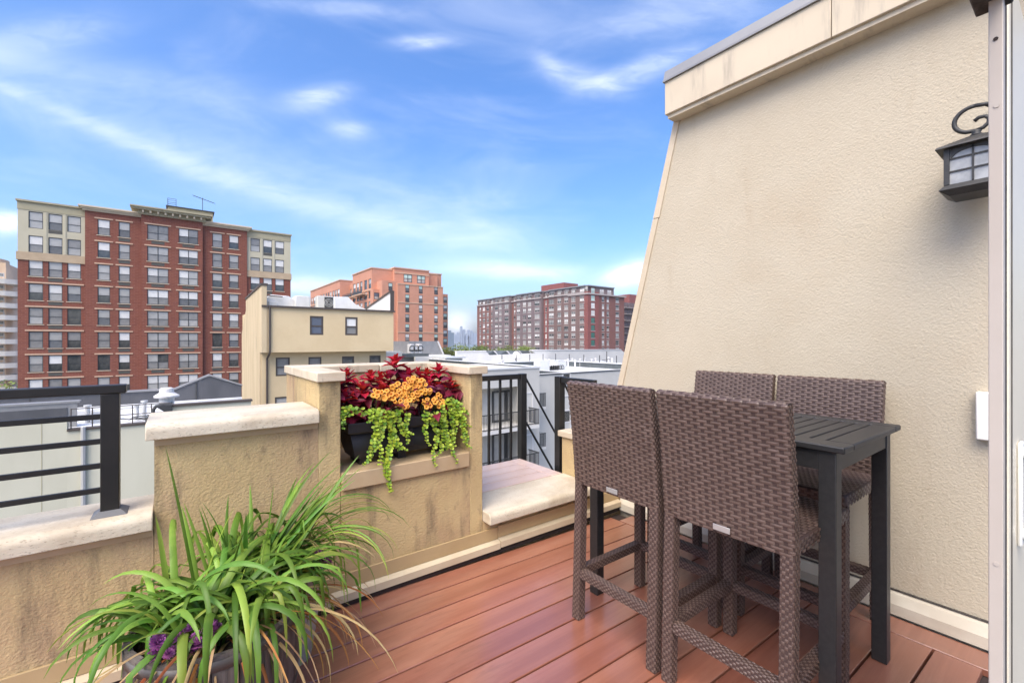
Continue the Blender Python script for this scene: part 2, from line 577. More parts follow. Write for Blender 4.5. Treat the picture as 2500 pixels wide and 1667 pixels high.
def plank(xa, xb, ya_, w, z0, z1, slope, m_, parent):
    mb = MB()
    mb.hexa([(xa, ya_ + slope * xa, z0), (xb, ya_ + slope * xb, z0), (xb, ya_ + slope * xb + w, z0), (xa, ya_ + slope * xa + w, z0),
             (xa, ya_ + slope * xa, z1), (xb, ya_ + slope * xb, z1), (xb, ya_ + slope * xb + w, z1), (xa, ya_ + slope * xa + w, z1)])
    return mb.build('plank', m_, parent, bevel=.0035, seg=2)


y_edge = 2.305                               # joint nearest the parapet, at x = 0
k = 0
while True:
    ya = y_edge - (k - 1) * PITCH - PITCH + GAPW
    yb_l = ya + PITCH - GAPW
    if ya < .30: break
    w_ = PITCH - GAPW
    if k == 0:
        w_ = .15
    x_end = 2.785
    plank(-3.2, x_end, ya, w_, -.032, 0, SLOPE, MT['plank_red'], deck)
    k += 1
# framing planks along the house wall and along the facade
plank(-3.2, 2.62, .155, .14, -.032, .0, 0, MT['plank_red'], deck)
MB().box(2.792, 2.95, .155, 2.30, -.032, 0).build('plank', MT['plank_red'], deck, bevel=.0035)

# ---- rendered parapet with stone copings
par = empty('parapet_wall', (0.6, 2.46, 0), 'tan stucco parapet wall with stepped stone copings and a planter niche', 'parapet')
YF = 2.46


def coping(mb, xa, xb, z0, z1, yf, yb, left_round=False):
    h = z1 - z0
    prof = [(yf, z0), (yf, z0 + .012)]
    R = h * .5
    for i in range(7):
        a = math.pi - math.pi / 2 * i / 6
        prof.append((yf + R + R * math.cos(a), z1 - R + R * math.sin(a)))
    prof += [(yb - .012, z1), (yb, z1 - .012), (yb, z0)]
    mb.prism(prof, 'x', xa, xb)
    return mb


mb = MB().box(-6, -.092, YF, 2.70, -.3, .622)
mb.build('low_wall', MT['stucco_tan'], par)
mb = MB().box(-.09, .577, YF, 2.76, -.3, 1.002)
mb.build('middle_wall', MT['stucco_tan'], par)
for xa, xb in ((-1.32, -.093), (-2.55, -1.325), (-3.8, -2.555)):
    coping(MB(), xa, xb, .622, .692, 2.405, 2.73).build('coping_stone', MT['travertine'], par, bevel=.004)
coping(MB(), -.118, .572, 1.002, 1.072, 2.405, 2.80).build('coping_stone', MT['travertine'], par, bevel=.004)
# mortar line under the copings
MB().box(-6, -.094, 2.450, YF - .001, .585, .621).build('mortar_bed', MT['sill_paint'], par)
MB().box(-.088, .573, 2.450, YF - .001, .968, 1.001).build('mortar_bed', MT['sill_paint'], par)
# niche: two piers, a back wall and the lower front
MB().box(.5775, .692, YF, 3.06, -.3, 1.207).build('pier', MT['stucco_tan'], par, bevel=.006)
MB().box(1.505, 1.602, YF, 3.06, -.3, 1.207).build('pier', MT['stucco_tan'], par, bevel=.006)
MB().box(.5775, 1.602, 3.061, 3.32, -.3, 1.207).build('back_wall', MT['stucco_tan'], par)
MB().box(.693, 1.504, YF, 3.06, -.3, .700).build('front_wall', MT['stucco_tan'], par)
MB().box(.696, 1.488, 2.438, YF - .001, .618, .7085).build('sill_board', MT['sill_paint'], par, bevel=.004)
MB().box(.694, 1.503, YF, 3.05, .7005, .7085).build('niche_floor', MT['sill_paint'], par)
MB().box(.565, .712, 2.438, 3.045, 1.2075, 1.258).build('cap_stone', MT['cap_stone'], par, bevel=.005)
MB().box(1.482, 1.630, 2.438, 3.045, 1.2075, 1.258).build('cap_stone', MT['cap_stone'], par, bevel=.005)
MB().box(.565, 1.122, 3.048, 3.335, 1.2075, 1.258).build('cap_stone', MT['cap_stone'], par, bevel=.005)
MB().box(1.125, 1.630, 3.048, 3.335, 1.2075, 1.258).build('cap_stone', MT['cap_stone'], par, bevel=.005)
# low wall at the right end, next to the house
MB().box(2.62, 2.998, YF, 2.78, -.3, .607).build('end_wall', MT['stucco_tan'], par, bevel=.005)
MB().box(2.597, 2.999, 2.43, 2.81, .6075, .658).build('cap_stone', MT['cap_stone'], par, bevel=.006)
# step and landing
MB().box(1.603, 2.60, YF, 3.40, -.3, .228).build('step_base', MT['stucco_tan'], par)
coping(MB(), 1.604, 2.615, .229, .300, 2.37, 2.765).build('step_stone', MT['travertine'], par, bevel=.005)
land = MB().box(1.64, 2.60, 2.77, 3.40, .2285, .262).build('landing', MT['under_deck'], kind='structure')
for i in range(4):
    y0 = 2.772 + i * .1475
    plank(1.606, 2.492, y0, .142, .2635, .297, 0, MT['plank_glare'], land)
MB().box(2.497, 2.612, 2.772, 3.36, .2635, .297).build('plank', MT['plank_glare'], land, bevel=.003)

# flashing boards along the foot of the parapet
fl = empty('base_flashing', (.8, 2.45, 0), 'ochre metal flashing strip along the foot of the parapet wall', 'flashing')
for xa, xb in ((-3.5, 1.716), (1.72, 2.953)):
    dz = .0 if xb < 2 else .006
    MB().box(xa, xb, 2.446, 2.459, .09 + dz, .168 + dz).build('face_strip', MT['flashing_tan'], fl, bevel=.002)
    MB().prism([(2.459, .089 + dz), (2.440, .088 + dz), (2.415, .074 + dz), (2.415, .034 + dz), (2.424, .034 + dz), (2.424, .066 + dz), (2.459, .070 + dz)], 'x', xa, xb).build('ledge_strip', MT['flashing_light'], fl)
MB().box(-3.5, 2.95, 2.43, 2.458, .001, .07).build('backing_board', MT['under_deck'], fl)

# ---- the house: raked stucco side wall, roof edge, facade with the doorway
house = empty('house', (3.0, 1.2, 0), 'cream stucco house wall with raked end and grey roof edge, right of the terrace', 'house')


def rake(z): return 2.760 - .2650 * z


MB().prism([(.145, -.4), (rake(-.4), -.4), (rake(3.2), 3.2), (.145, 3.2)], 'x', 3.0, 3.5).build('side_wall', MT['stucco_cream'], house)
for za, zb in ((-.02, 2.384), (2.390, 3.098)):
    MB().prism([(rake(za) - .052, za), (rake(za) + .004, za), (rake(zb) + .004, zb), (rake(zb) - .045, zb)], 'x', 2.991, 2.9995).build('edge_trim', MT['trim_strip'], house)
MB().box(2.88, 3.6, .9, 1.948, 3.10, 3.338).build('fascia_board', MT['fascia'], house, bevel=.003)
MB().box(2.88, 3.6, -1.2, .896, 3.10, 3.338).build('fascia_board', MT['fascia'], house, bevel=.003)
MB().box(2.90, 3.6, -1.2, 1.935, 3.072, 3.0995).build('soffit_strip', MT['fascia'], house)
MB().prism([(2.866, 3.339), (2.866, 3.352), (2.874, 3.352), (2.895, 3.43), (3.6, 3.60), (3.6, 3.339)], 'y', -1.2, 1.958).build('roof_edge', MT['zinc'], house)
MB().prism([(2.9995, .008), (2.955, .008), (2.955, .062), (2.978, .105), (2.9995, .118)], 'y', .16, 2.44).build('skirting', MT['skirting'], house)
MB().box(2.990, 2.9995, .16, 2.44, .1185, .126).build('dark_gap_strip', MT['gasket'], house)  # dark strip puts the shade of the stucco-skirting gap into colour

# ---- sliding door frame at the right edge of the view
sd = empty('door', (1.3, .12, 0), 'white patio door with beige jamb standing open beside the stucco wall', 'door')
MB().box(1.22, 1.2445, .1095, .1285, -.05, 2.175).build('jamb', MT['frame_beige'], sd, bevel=.0015)
MB().box(1.245, 1.2615, .1115, .1285, -.05, 2.175).build('gasket', MT['gasket'], sd)
MB().box(1.262, 1.296, .1115, .13, -.05, 2.175).build('gasket', MT['gasket'], sd)
dp = MB().box(1.297, 2.25, .1086, .1335, -.02, 2.17)
dp.build('door_panel', MT['door_white'], sd, bevel=.004)
dpo = [o for o in sd.children if o.name.startswith('door_panel')][0]
MB().box(1.326, 1.332, .1070, .1083, .0, 2.1).build('bead', MT['gasket'], dpo)
hp = [(1.440, .104, 1.185), (1.444, .082, 1.175), (1.448, .072, 1.14), (1.448, .072, 1.05), (1.444, .082, 1.015), (1.440, .104, 1.005)]
h_ = MB().tube(hp, .013, 10)
h_.box(1.422, 1.466, .1005, .1083, .985, 1.205)
h_.build('handle', MT['handle_white'], dpo, bevel=.004, seg=2)
MB().box(-1.30, 1.262, .10, .150, 2.06, 2.172).build('header', MT['gasket'], sd, bevel=.003)
MB().tube([(1.2195, .119, 1.985), (1.2185, .119, 1.985)], .0035, 10).build('screw_hole', MT['under_deck'], sd)
for z in (1.86, 1.005):
    MB().tube([(1.2195, .118, z), (1.2187, .118, z)], .004, 10).build('screw_head', MT['frame_beige'], sd)
ltc = MB(); ltc.box(1.2445, 1.2475, .1098, .112, 1.06, 1.10); ltc.box(1.2445, 1.2475, .1098, .112, 1.125, 1.16)
ltc.build('latch_plate', MT['steel_tag'], sd)
MB().box(2.955, 2.9995, .20, .352, .965, 1.187).build('cover_box', MT['box_white'], bevel=.006, label='white plastic cover box on the stucco wall beside the door jamb', cat='cover box')

# ---- wall lantern
lx, ly = 2.83, .335
lan = empty('wall_lantern', (lx, ly, 2.0), 'dark metal scroll lantern with frosted panes on the cream stucco wall', 'lantern')
LM = MT['lantern_metal']
MT['frosted'] = mat('frosted', (.27, .275, .27), .25, (.42, .42, .41), 9, spec=.6)


def frustum(mb, cx, cy, r0, z0, r1, z1):
    return mb.hexa([(cx - r0, cy - r0, z0), (cx + r0, cy - r0, z0), (cx + r0, cy + r0, z0), (cx - r0, cy + r0, z0),
                    (cx - r1, cy - r1, z1), (cx + r1, cy - r1, z1), (cx + r1, cy + r1, z1), (cx - r1, cy + r1, z1)])


frustum(frustum(MB(), lx, ly, .116, 2.278, .112, 2.286), lx, ly, .112, 2.2862, .020, 2.333).build('roof', LM, lan)
for s1 in (-1, 1):
    for s2 in (-1, 1):
        MB().box(lx + s1 * .082 - .009, lx + s1 * .082 + .009, ly + s2 * .082 - .009, ly + s2 * .082 + .009, 2.118, 2.277).build('post', LM, lan)
for (ax, sg) in ((0, -1), (1, -1), (1, 1)):
    p_ = MB(); b_ = MB(); a_ = MB()
    if ax == 0:
        p_.box(lx + sg * .078, lx + sg * .074, ly - .073, ly + .073, 2.12, 2.275)
        b_.box(lx + sg * .0845, lx + sg * .0785, ly - .0035, ly + .0035, 2.12, 2.275)
        for z in (2.175, 2.232): b_.box(lx + sg * .084, lx + sg * .0785, ly - .073, ly + .073, z - .003, z + .003)
        for i in range(8):
            t0, t1 = -.07 + i * .0175, -.07 + (i + 1) * .0175
            z0, z1 = 2.274 - .034 * (1 - math.sqrt(max(0, 1 - (t0 / .0702) ** 2))) - .01, 2.274 - .034 * (1 - math.sqrt(max(0, 1 - (t1 / .0702) ** 2))) - .01
            a_.hexa([(lx + sg * .0845, ly + t0, z0), (lx + sg * .0845, ly + t1, z1), (lx + sg * .079, ly + t1, z1), (lx + sg * .079, ly + t0, z0),
                     (lx + sg * .0845, ly + t0, 2.277), (lx + sg * .0845, ly + t1, 2.277), (lx + sg * .079, ly + t1, 2.277), (lx + sg * .079, ly + t0, 2.277)])
    else:
        p_.box(lx - .073, lx + .073, ly + sg * .078, ly + sg * .074, 2.12, 2.275)
        b_.box(lx - .0035, lx + .0035, ly + sg * .0785, ly + sg * .0845, 2.12, 2.275)
        for z in (2.175, 2.232): b_.box(lx - .073, lx + .073, ly + sg * .0785, ly + sg * .084, z - .003, z + .003)
    po = p_.build('pane', MT['frosted'], lan)
    b_.build('glazing_bar', LM, po)
    if ax == 0: a_.build('arch', LM, po)
bmb = frustum(frustum(MB(), lx, ly, .075, 2.070, .106, 2.094), lx, ly, .106, 2.0942, .088, 2.117)
bmb.build('base', LM, lan)
MB().lathe([(.019, 2.332), (.021, 2.338), (.014, 2.345), (.018, 2.352), (.008, 2.360)], lx, ly, 16).build('finial', LM, lan, smooth=True)
sp = []
for i in range(40):
    t = i / 39
    th = -2.05 - t * 6.1
    r_ = .088 * (1 - t) + .016 * t
    sp.append((lx, ly - .012 + r_ * math.cos(th) * 1.0 + .03 * t, 2.475 + r_ * math.sin(th) * .95))
sp = [(lx, ly, 2.356)] + [(lx, ly + .008 + .062 * math.sin(a), 2.412 - .056 * math.cos(a)) for a in [x * .2 for x in range(2, 17)]]
sp2 = [(lx, ly, 2.356), (lx, ly - .022, 2.362), (lx, ly - .038, 2.378), (lx, ly - .040, 2.396), (lx, ly - .028, 2.410), (lx, ly - .008, 2.411), (lx, ly + .006, 2.400)]
sp3 = sp[-1:] + [(lx + .0, ly - .03, 2.462), (lx + .05, ly - .08, 2.43), (lx + .11, ly - .10, 2.37), (2.985, ly - .10, 2.32)]
MB().tube(sp, .0092, 8).build('scroll', LM, lan, smooth=True)
MB().tube(sp2, .0085, 8).build('scroll', LM, lan, smooth=True)
MB().tube(sp3, .0092, 8).build('bracket_arm', LM, lan, smooth=True)
MB().box(2.975, 2.9995, ly - .14, ly - .06, 2.22, 2.44).build('wall_plate', LM, lan, bevel=.006)

# ---- black railing on the low wall, left
rl = empty('railing', (-.237, 2.53, .692), 'black metal railing with four bars on the low wall, at the left', 'railing')
BM = MT['black_metal']
for px_ in (-.237, -2.2):
    po = MB().box(px_ - .03, px_ + .03, 2.50, 2.56, .70, 1.200).build('post', BM, rl, bevel=.003)
    frustum(MB(), px_, 2.53, .058, .6925, .034, .712).build('base_plate', MT['plate_grey'], po)
MB().box(-3.6, -.185, 2.497, 2.563, 1.2005, 1.236).build('top_rail', BM, rl, bevel=.004)
for z in (1.104, 1.000, .898, .796):
    MB().box(-3.6, -.268, 2.522, 2.538, z - .011, z + .011).build('bar', BM, rl, bevel=.002)

# ---- railing round the landing and stair
gr = empty('landing_railing', (2.69, 3.42, .28), 'black metal guard rail with upright bars behind the pale landing', 'railing')
MB().box(2.655, 2.722, 3.385, 3.452, .0, 1.105).build('post', BM, gr, bevel=.003)
MB().box(1.55, 2.654, 3.395, 3.442, 1.055, 1.103).build('top_rail', BM, gr, bevel=.003)
for u_ in (1193.5, 1221, 1247.3):
    xb_, _ = on_y(u_, 1000, 3.42)
    MB().box(xb_ - .009, xb_ + .009, 3.41, 3.43, .262, 1.0545).build('bar', BM, gr)
xb_ = on_y(1193.5, 1000, 3.42)[0] - .155
MB().box(xb_ - .009, xb_ + .009, 3.41, 3.43, .262, 1.0545).build('bar', BM, gr)
MB().box(1.55, 2.654, 3.41, 3.43, .235, .2615).build('bottom_rail', BM, gr)
sr = empty('stair_railing', (2.70, 2.90, .28), 'black stair handrails running steeply down from the landing', 'railing')
MB().box(2.668, 2.735, 2.862, 2.928, .0, 1.110).build('post', BM, sr, bevel=.003)
MB().box(2.68, 2.722, 2.47, 2.861, 1.058, 1.106).build('top_rail', BM, sr, bevel=.003)
for yy in (3.42, 2.895):
    MB().tube([(2.724 if yy > 3 else 2.737, yy, 1.075), (3.9, yy, -.69)], .0125, 4).build('handrail', BM, sr)
    MB().tube([(2.724 if yy > 3 else 2.737, yy, .645), (3.9, yy, -1.12)], .0125, 4).build('handrail', BM, sr)
MB().tube([(2.73, 3.42, .02), (4.1, 3.42, -2.03)], .03, 4).build('stringer', BM, sr)


# ================================================================== FURNITURE
def weave(mb, P, width, height, rows=.0131, period=.0545, gap=.0135, amp=.0024, seed=0):
    """flat strands in staggered courses over a woven surface; P(s, t) -> point, normal"""
    rg = random.Random(seed)
    nr = max(1, round(height / rows)); rh = height / nr
    nb = max(1, round(width / period)); pd = width / nb
    for r in range(nr):
        t0, t1 = r * rh + rh * .035, (r + 1) * rh - rh * .035
        off = (pd / 2 if r % 2 else 0.0)
        s = -off
        while s < width - 1e-6:
            a, b = max(0.0, s + gap / 2), min(width, s + pd - gap / 2)
            if r % 2 and s < 0: a = 0.0
            s += pd
            if b - a < .004: continue
            jit = rg.uniform(.8, 1.15)
            base = len(mb.v)
            ss = (a, a + min(.007, (b - a) * .3), b - min(.007, (b - a) * .3), b)
            for i, q in enumerate(ss):
                e = (-.0004, 1, 1, -.0004)[i]
                for j, (tt, f) in enumerate(((t0, .45), ((t0 + t1) / 2, 1), (t1, .45))):
                    p, n = P(q, tt)
                    hgt = amp * jit * f if e > 0 else -.0006
                    mb.v.append((p[0] + n[0] * hgt, p[1] + n[1] * hgt, p[2] + n[2] * hgt))
            for i in range(3):
                for j in range(2):
                    mb.f.append((base + i * 3 + j, base + (i + 1) * 3 + j, base + (i + 1) * 3 + j + 1, base + i * 3 + j + 1))
                    mb.mi.append(mb.c)


def flatP(o, u, v, n):
    o = Vector(o); u = Vector(u); v = Vector(v); n = Vector(n)
    return lambda s, t: (o + u * s + v * t, n)


def bar_weave(mb, p0, p1, w, h, faces, up=(0, 0, 1), **kw):
    """wrap a straight bar (p0 to p1) of section w x h with strands on the given sides"""
    p0 = Vector(p0); p1 = Vector(p1)
    t = (p1 - p0); L = t.length; t.normalize()
    side = t.cross(Vector(up)).normalized(); upv = side.cross(t).normalized()
    for f in faces:
        if f == '+s': n, a = side, -upv; hh = h; oo = side * (w / 2) + upv * (h / 2)
        elif f == '-s': n, a = -side, upv; hh = h; oo = -side * (w / 2) - upv * (h / 2)
        elif f == '+u': n, a = upv, side; hh = w; oo = upv * (h / 2) - side * (w / 2)
        else: n, a = -upv, -side; hh = w; oo = -upv * (h / 2) + side * (w / 2)
        # strands run across the bar, courses along it
        weave(mb, flatP(p0 + oo, a, t, n), hh, L, period=max(.026, hh * .62), gap=.009, amp=.0024, **kw)


def bar(mb, p0, p1, w, h, up=(0, 0, 1)):
    p0 = Vector(p0); p1 = Vector(p1)
    t = (p1 - p0).normalized()
    s = t.cross(Vector(up)).normalized(); u = s.cross(t).normalized()
    r = [-s * w / 2 - u * h / 2, s * w / 2 - u * h / 2, s * w / 2 + u * h / 2, -s * w / 2 + u * h / 2]
    return mb.hexa([p0 + r[3], p0 + r[2], p0 + r[1], p0 + r[0], p1 + r[3], p1 + r[2], p1 + r[1], p1 + r[0]])


RC, RW = MT['rattan_core'], MT['rattan']
HW = .25                                     # half width


def make_stool():
    root = empty('bar_stool', (0, 0, 0), 'x', 'bar stool', 'woven bar stools around the table')
    # backrest: slim slab leaning backwards; outer profile (x, z)
    outer = [(-.252, .692), (-.256, .74), (-.262, .82), (-.275, .95), (-.292, 1.08), (-.306, 1.17), (-.312, 1.205)]
    th = .042
    inner = [(x + th, z) for x, z in outer]
    top = []
    for i in range(1, 6):
        a = math.pi - math.pi * i / 6
        top.append((outer[-1][0] + th / 2 + th / 2 * math.cos(a), 1.205 + .014 * math.sin(a)))
    core = [(x + .0015, z) for x, z in outer] + top + [(x - .0015, z) for x, z in inner[::-1]]
    b = MB().prism(core, 'y', -HW + .0015, HW - .0015).build('backrest', RC, root)
    wv = MB()
    arc = outer + top + inner[::-1]           # one continuous strip up the back, over the top and down the front
    acc = [0.0]
    for i in range(1, len(arc)): acc.append(acc[-1] + math.hypot(arc[i][0] - arc[i - 1][0], arc[i][1] - arc[i - 1][1]))

    def Pback(s, t):
        i = 1
        while i < len(acc) - 1 and acc[i] < t: i += 1
        f = (t - acc[i - 1]) / max(1e-6, acc[i] - acc[i - 1])
        x = arc[i - 1][0] + (arc[i][0] - arc[i - 1][0]) * f
        z = arc[i - 1][1] + (arc[i][1] - arc[i - 1][1]) * f
        dx, dz = arc[i][0] - arc[i - 1][0], arc[i][1] - arc[i - 1][1]
        l = math.hypot(dx, dz)
        return Vector((x, HW - s, z)), Vector((-dz / l, 0, dx / l))
    weave(wv, Pback, 2 * HW, acc[-1], seed=1)
    for sg in (1, -1):                        # narrow sides of the back
        def Pside(s, t, sg=sg):
            z = .692 + t
            i = 1
            while i < len(outer) - 1 and outer[i][1] < z: i += 1
            f = (z - outer[i - 1][1]) / (outer[i][1] - outer[i - 1][1])
            x = outer[i - 1][0] + (outer[i][0] - outer[i - 1][0]) * f
            return Vector((x + s, sg * HW, z)), Vector((0, sg, 0))
        weave(wv, Pside, th, .52, period=.026, gap=.008, amp=.0022, seed=2)
    wo_ = wv.build('woven_strands', RW, b, kind='stuff')
    # steel tag at the foot of the back
    tg = MB().box(-.262, -.2585, -.035, .030, .704, .726).build('maker_tag', MT['steel_tag'], b, bevel=.001)
    # seat
    s_ = MB().box(-.235, .278, -HW + .002, HW - .002, .695, .747).build('seat', RC, root, bevel=.012, seg=3)
    sw = MB()
    weave(sw, flatP((-.205, HW - .008, .7485), (1, 0, 0), (0, -1, 0), (0, 0, 1)), .475, 2 * HW - .016, rows=.0112, period=.05, seed=3)
    weave(sw, flatP((.2785, -HW + .008, .695), (0, 1, 0), (0, 0, 1), (1, 0, 0)), 2 * HW - .016, .050, seed=4)
    for sg in (1, -1):
        weave(sw, flatP((-.235, sg * (HW - .0015), .695), (1, 0, 0), (0, 0, 1), (0, sg, 0)), .50, .050, period=.04, seed=5)
    sw.build('woven_strands', RW, s_, kind='stuff')
    # legs (rear pair leans out a little)
    L_ = .048
    for sg in (1, -1):
        for (x0, x1) in ((-.251, -.229), (.2545, .2545)):
            p0 = (x0, sg * (HW - L_ / 2), 0.002); p1 = (x1, sg * (HW - L_ / 2), .694)
            lg = bar(MB(), p0, p1, L_ - .003, L_ - .003, (0, 1, 0)).build('leg', RC, root)
            lw = MB()
            bar_weave(lw, p0, p1, L_ - .003, L_ - .003, ('+s', '-s', '+u', '-u'), (0, 1, 0), seed=6)
            lw.build('woven_strands', RW, lg, kind='stuff')
    # stretchers
    S = .042
    for p0, p1 in (((-.243, -HW + L_, .235), (-.243, HW - L_, .235)), ((.2545, -HW + L_, .24), (.2545, HW - L_, .24)),
                   ((-.219, HW - L_ / 2, .24), (.231, HW - L_ / 2, .24)), ((-.219, -HW + L_ / 2, .24), (.231, -HW + L_ / 2, .24))):
        st = bar(MB(), p0, p1, S - .003, S - .003).build('stretcher', RC, root)
        lw = MB()
        bar_weave(lw, p0, p1, S - .003, S - .003, ('+s', '-s', '+u', '-u'), seed=7)
        lw.build('woven_strands', RW, st, kind='stuff')
    return root


stool = make_stool()
stool.location = (1.892, .863, 0)
stool['label'] = 'nearest woven brown bar stool, its whole back and light metal tag facing the viewer'
for (x, y, rz, lab) in ((1.892, 1.392, 0, 'woven brown bar stool nearest the step, its back facing the viewer'),
                        (2.590, .915, 180, 'woven brown bar stool against the stucco wall, nearest the door frame'),
                        (2.590, 1.440, 180, 'woven brown bar stool against the stucco wall, farthest from the door frame')):
    c_ = copy_tree(stool)
    c_.location = (x, y, 0)
    c_.rotation_euler = (0, 0, rad(rz))
    c_['label'] = lab

# ---- black slatted bar table
tb = empty('bar_table', (2.2, 1.15, 0), 'tall black slatted bar table between four woven stools', 'table')
TX0, TX1, TY0, TY1, TZ = 1.845, 2.562, .535, 1.775, 1.05
TM = MT['table_black']
TH = .024


def edge_board(xa, xb, ya, yb):
    return MB().box(xa, xb, ya, yb, TZ - TH, TZ).build('border_board', TM, tb, bevel=.005, seg=3)


edge_board(TX0, TX0 + .0965, TY0, TY1); edge_board(TX1 - .0825, TX1, TY0, TY1)
edge_board(TX0 + .097, TX1 - .083, TY0, TY0 + .083); edge_board(TX0 + .097, TX1 - .083, TY1 - .083, TY1)
y0, y1 = TY0 + .083, TY1 - .083
n_ = 20; pt = (y1 - y0) / n_
for i in range(n_):
    MB().box(TX0 + .0985, TX1 - .0845, y0 + i * pt + .008, y0 + (i + 1) * pt, TZ - TH + .002, TZ - .0015).build('slat', TM, tb, bevel=.0025)
MB().box(TX0 + .06, TX1 - .06, y0, y1, TZ - TH - .01, TZ - TH - .0005).build('batten', MT['under_deck'], tb)
lx0, lx1, ly0, ly1 = TX0 + .016, TX1 - .028, TY0 + .03, TY1 - .03
LW = .056
for xa in (lx0, lx1 - LW):
    for ya in (ly0, ly1 - LW):
        MB().box(xa, xa + LW, ya, ya + LW, .001, TZ - TH - .001).build('leg', TM, tb, bevel=.003)
az0, az1 = TZ - .098, TZ - TH - .001
MB().box(lx0 + LW, lx1 - LW, ly0 + .004, ly0 + .024, az0, az1).build('apron', TM, tb, bevel=.002)
MB().box(lx0 + LW, lx1 - LW, ly1 - .024, ly1 - .004, az0, az1).build('apron', TM, tb, bevel=.002)
MB().box(lx0 + .004, lx0 + .024, ly0 + LW, ly1 - LW, az0, az1).build('apron', TM, tb, bevel=.002)
MB().box(lx1 - .024, lx1 - .004, ly0 + LW, ly1 - LW, az0, az1).build('apron', TM, tb, bevel=.002)


# ================================================================== PLANTS
RP = random.Random(21)

# ---- half barrel
BX, BY = .115, 1.93
bar_ = empty('barrel_planter', (BX, BY, 0), 'weathered grey wooden half barrel holding the lilies', 'planter')
prof_o = [(.225, 0.0), (.248, .10), (.262, .22), (.268, .33), (.266, .43)]
NS = 22
for i in range(NS):
    a0 = 2 * math.pi * i / NS + .006; a1 = 2 * math.pi * (i + 1) / NS - .006
    mb = MB()
    g = []
    for r_, z in prof_o:
        row = []
        for rr in (r_ + RP.uniform(-.0012, .0012), r_ - .022):
            row += [(rr * math.cos(a0), rr * math.sin(a0)), (rr * math.cos(a1), rr * math.sin(a1))]
        g.append([(BX + p[0], BY + p[1], z + (RP.uniform(-.003, .003) if z > .4 else 0)) for p in (row[0], row[1], row[3], row[2])])
    b = 0
    for r_ in g: mb.v += r_
    for j in range(len(g) - 1):
        for k2 in range(4):
            mb.f.append((j * 4 + k2, j * 4 + (k2 + 1) % 4, (j + 1) * 4 + (k2 + 1) % 4, (j + 1) * 4 + k2)); mb.mi.append(0)
    e = (len(g) - 1) * 4
    mb.f.append((e, e + 1, e + 2, e + 3)); mb.mi.append(0)
    mb.build('stave', MT['barrel_wood'], bar_)
for z0, z1, r0, r1 in ((.385, .418, .2685, .2690), (.12, .155, .2545, .2585)):
    MB().lathe([(r0 - .004, z0), (r0, z0), (r1, z1), (r1 - .004, z1)], BX, BY, 40, close=False).build('hoop', MT['hoop'], bar_, smooth=True)
MB().lathe([(.0, .375), (.12, .388), (.238, .372)], BX, BY, 24, close=False).build('soil', MT['soil'], bar_)
# ---- pale pot behind it
GX, GY = .385, 2.20
pot = empty('round_pot', (GX, GY, 0), 'pale grey round pot behind the barrel, against the parapet', 'pot')
MB().lathe([(.10, .0), (.125, .15), (.142, .36), (.150, .362), (.152, .398), (.137, .398), (.13, .36), (.11, .34)], GX, GY, 32, close=False).build('body', MT['grey_pot'], pot, smooth=True)
MB().lathe([(.0, .362), (.07, .367), (.1315, .362)], GX, GY, 20, close=False).build('soil', MT['soil'], pot)


def blade(p0, az, el0, L, w, droop, m_, parent, name='leaf', twist=0.0, kink=None, n=12, power=1.35, yc=2.395):
    """one strap leaf: arching centre line, folded along the middle, pointed"""
    p = Vector(p0)
    rows = []
    ds = L / n
    side = Vector((-math.sin(az), math.cos(az), 0))
    curl = RP.uniform(-.35, .35)
    for i in range(n + 1):
        t = i / n
        el = el0 - droop * t ** power
        if kink and t > kink[0]: el -= kink[1]
        el = max(el, -1.50)
        a = az + curl * t
        dr = Vector((math.cos(a) * math.cos(el), math.sin(a) * math.cos(el), math.sin(el)))
        sd_ = Vector((-math.sin(a), math.cos(a), 0))
        tw = twist * t
        up = dr.cross(sd_) * -1
        sdt = sd_ * math.cos(tw) + up * math.sin(tw)
        nrm = up * math.cos(tw) - sd_ * math.sin(tw)
        ww = w * (.55 + .45 * min(1, t * 4)) * (1 - t ** 3.2) ** .8 + .0006
        q = Vector(p)
        if q.y > yc: q.y = yc - .002 * (i % 3)
        if q.z < .006: q.z = .006 + .002 * RP.random()
        rows.append([q - sdt * ww / 2 + nrm * ww * .22, q, q + sdt * ww / 2 + nrm * ww * .22])
        p = p + dr * ds
    mb = MB().strip(rows)
    return mb.build(name, m_, parent, smooth=True)


lily = empty('daylily', (BX, BY, .38), 'big arching green daylily clump growing in the wooden half barrel', 'lily')
LA, LB, LC, LD, LR = MT['lily_a'], MT['lily_b'], MT['lily_c'], MT['lily_dry'], MT['lily_rust']
# fans: (x offset, y offset) crowns inside the barrel
crowns = [(-.10, .05), (.02, .10), (.12, .04), (.0, -.04), (-.05, -.10), (.10, -.09), (-.14, -.03), (.16, .12), (.05, .17)]
for i in range(235):
    c = crowns[i % len(crowns)]
    x = BX + c[0] + RP.gauss(0, .028); y = BY + c[1] + RP.gauss(0, .028)
    az = RP.uniform(-math.pi, math.pi)
    # leaves lean away from the clump centre
    az = math.atan2(math.sin(az) + c[1] * 3.0 - .25, math.cos(az) + c[0] * 3.0)
    if math.sin(az) > .55 and RP.random() < .5: az = -az * .8
    t = RP.random()
    if math.sin(az) < -.3 and RP.random() < .55: az = -az + RP.uniform(-.5, .5)
    L = RP.uniform(.38, .68)
    if math.cos(az) < -.5: L = min(L, .46)
    el0 = RP.uniform(rad(48), rad(84))
    droop = RP.uniform(rad(130), rad(215))
    m_ = LA if t < .52 else (LB if t < .80 else LC)
    kink = (RP.uniform(.40, .7), RP.uniform(.5, 1.3)) if RP.random() < .34 else None
    blade((x, y, .375), az, el0, L, RP.uniform(.016, .029), droop, m_, lily, twist=RP.uniform(-.9, .9), kink=kink)
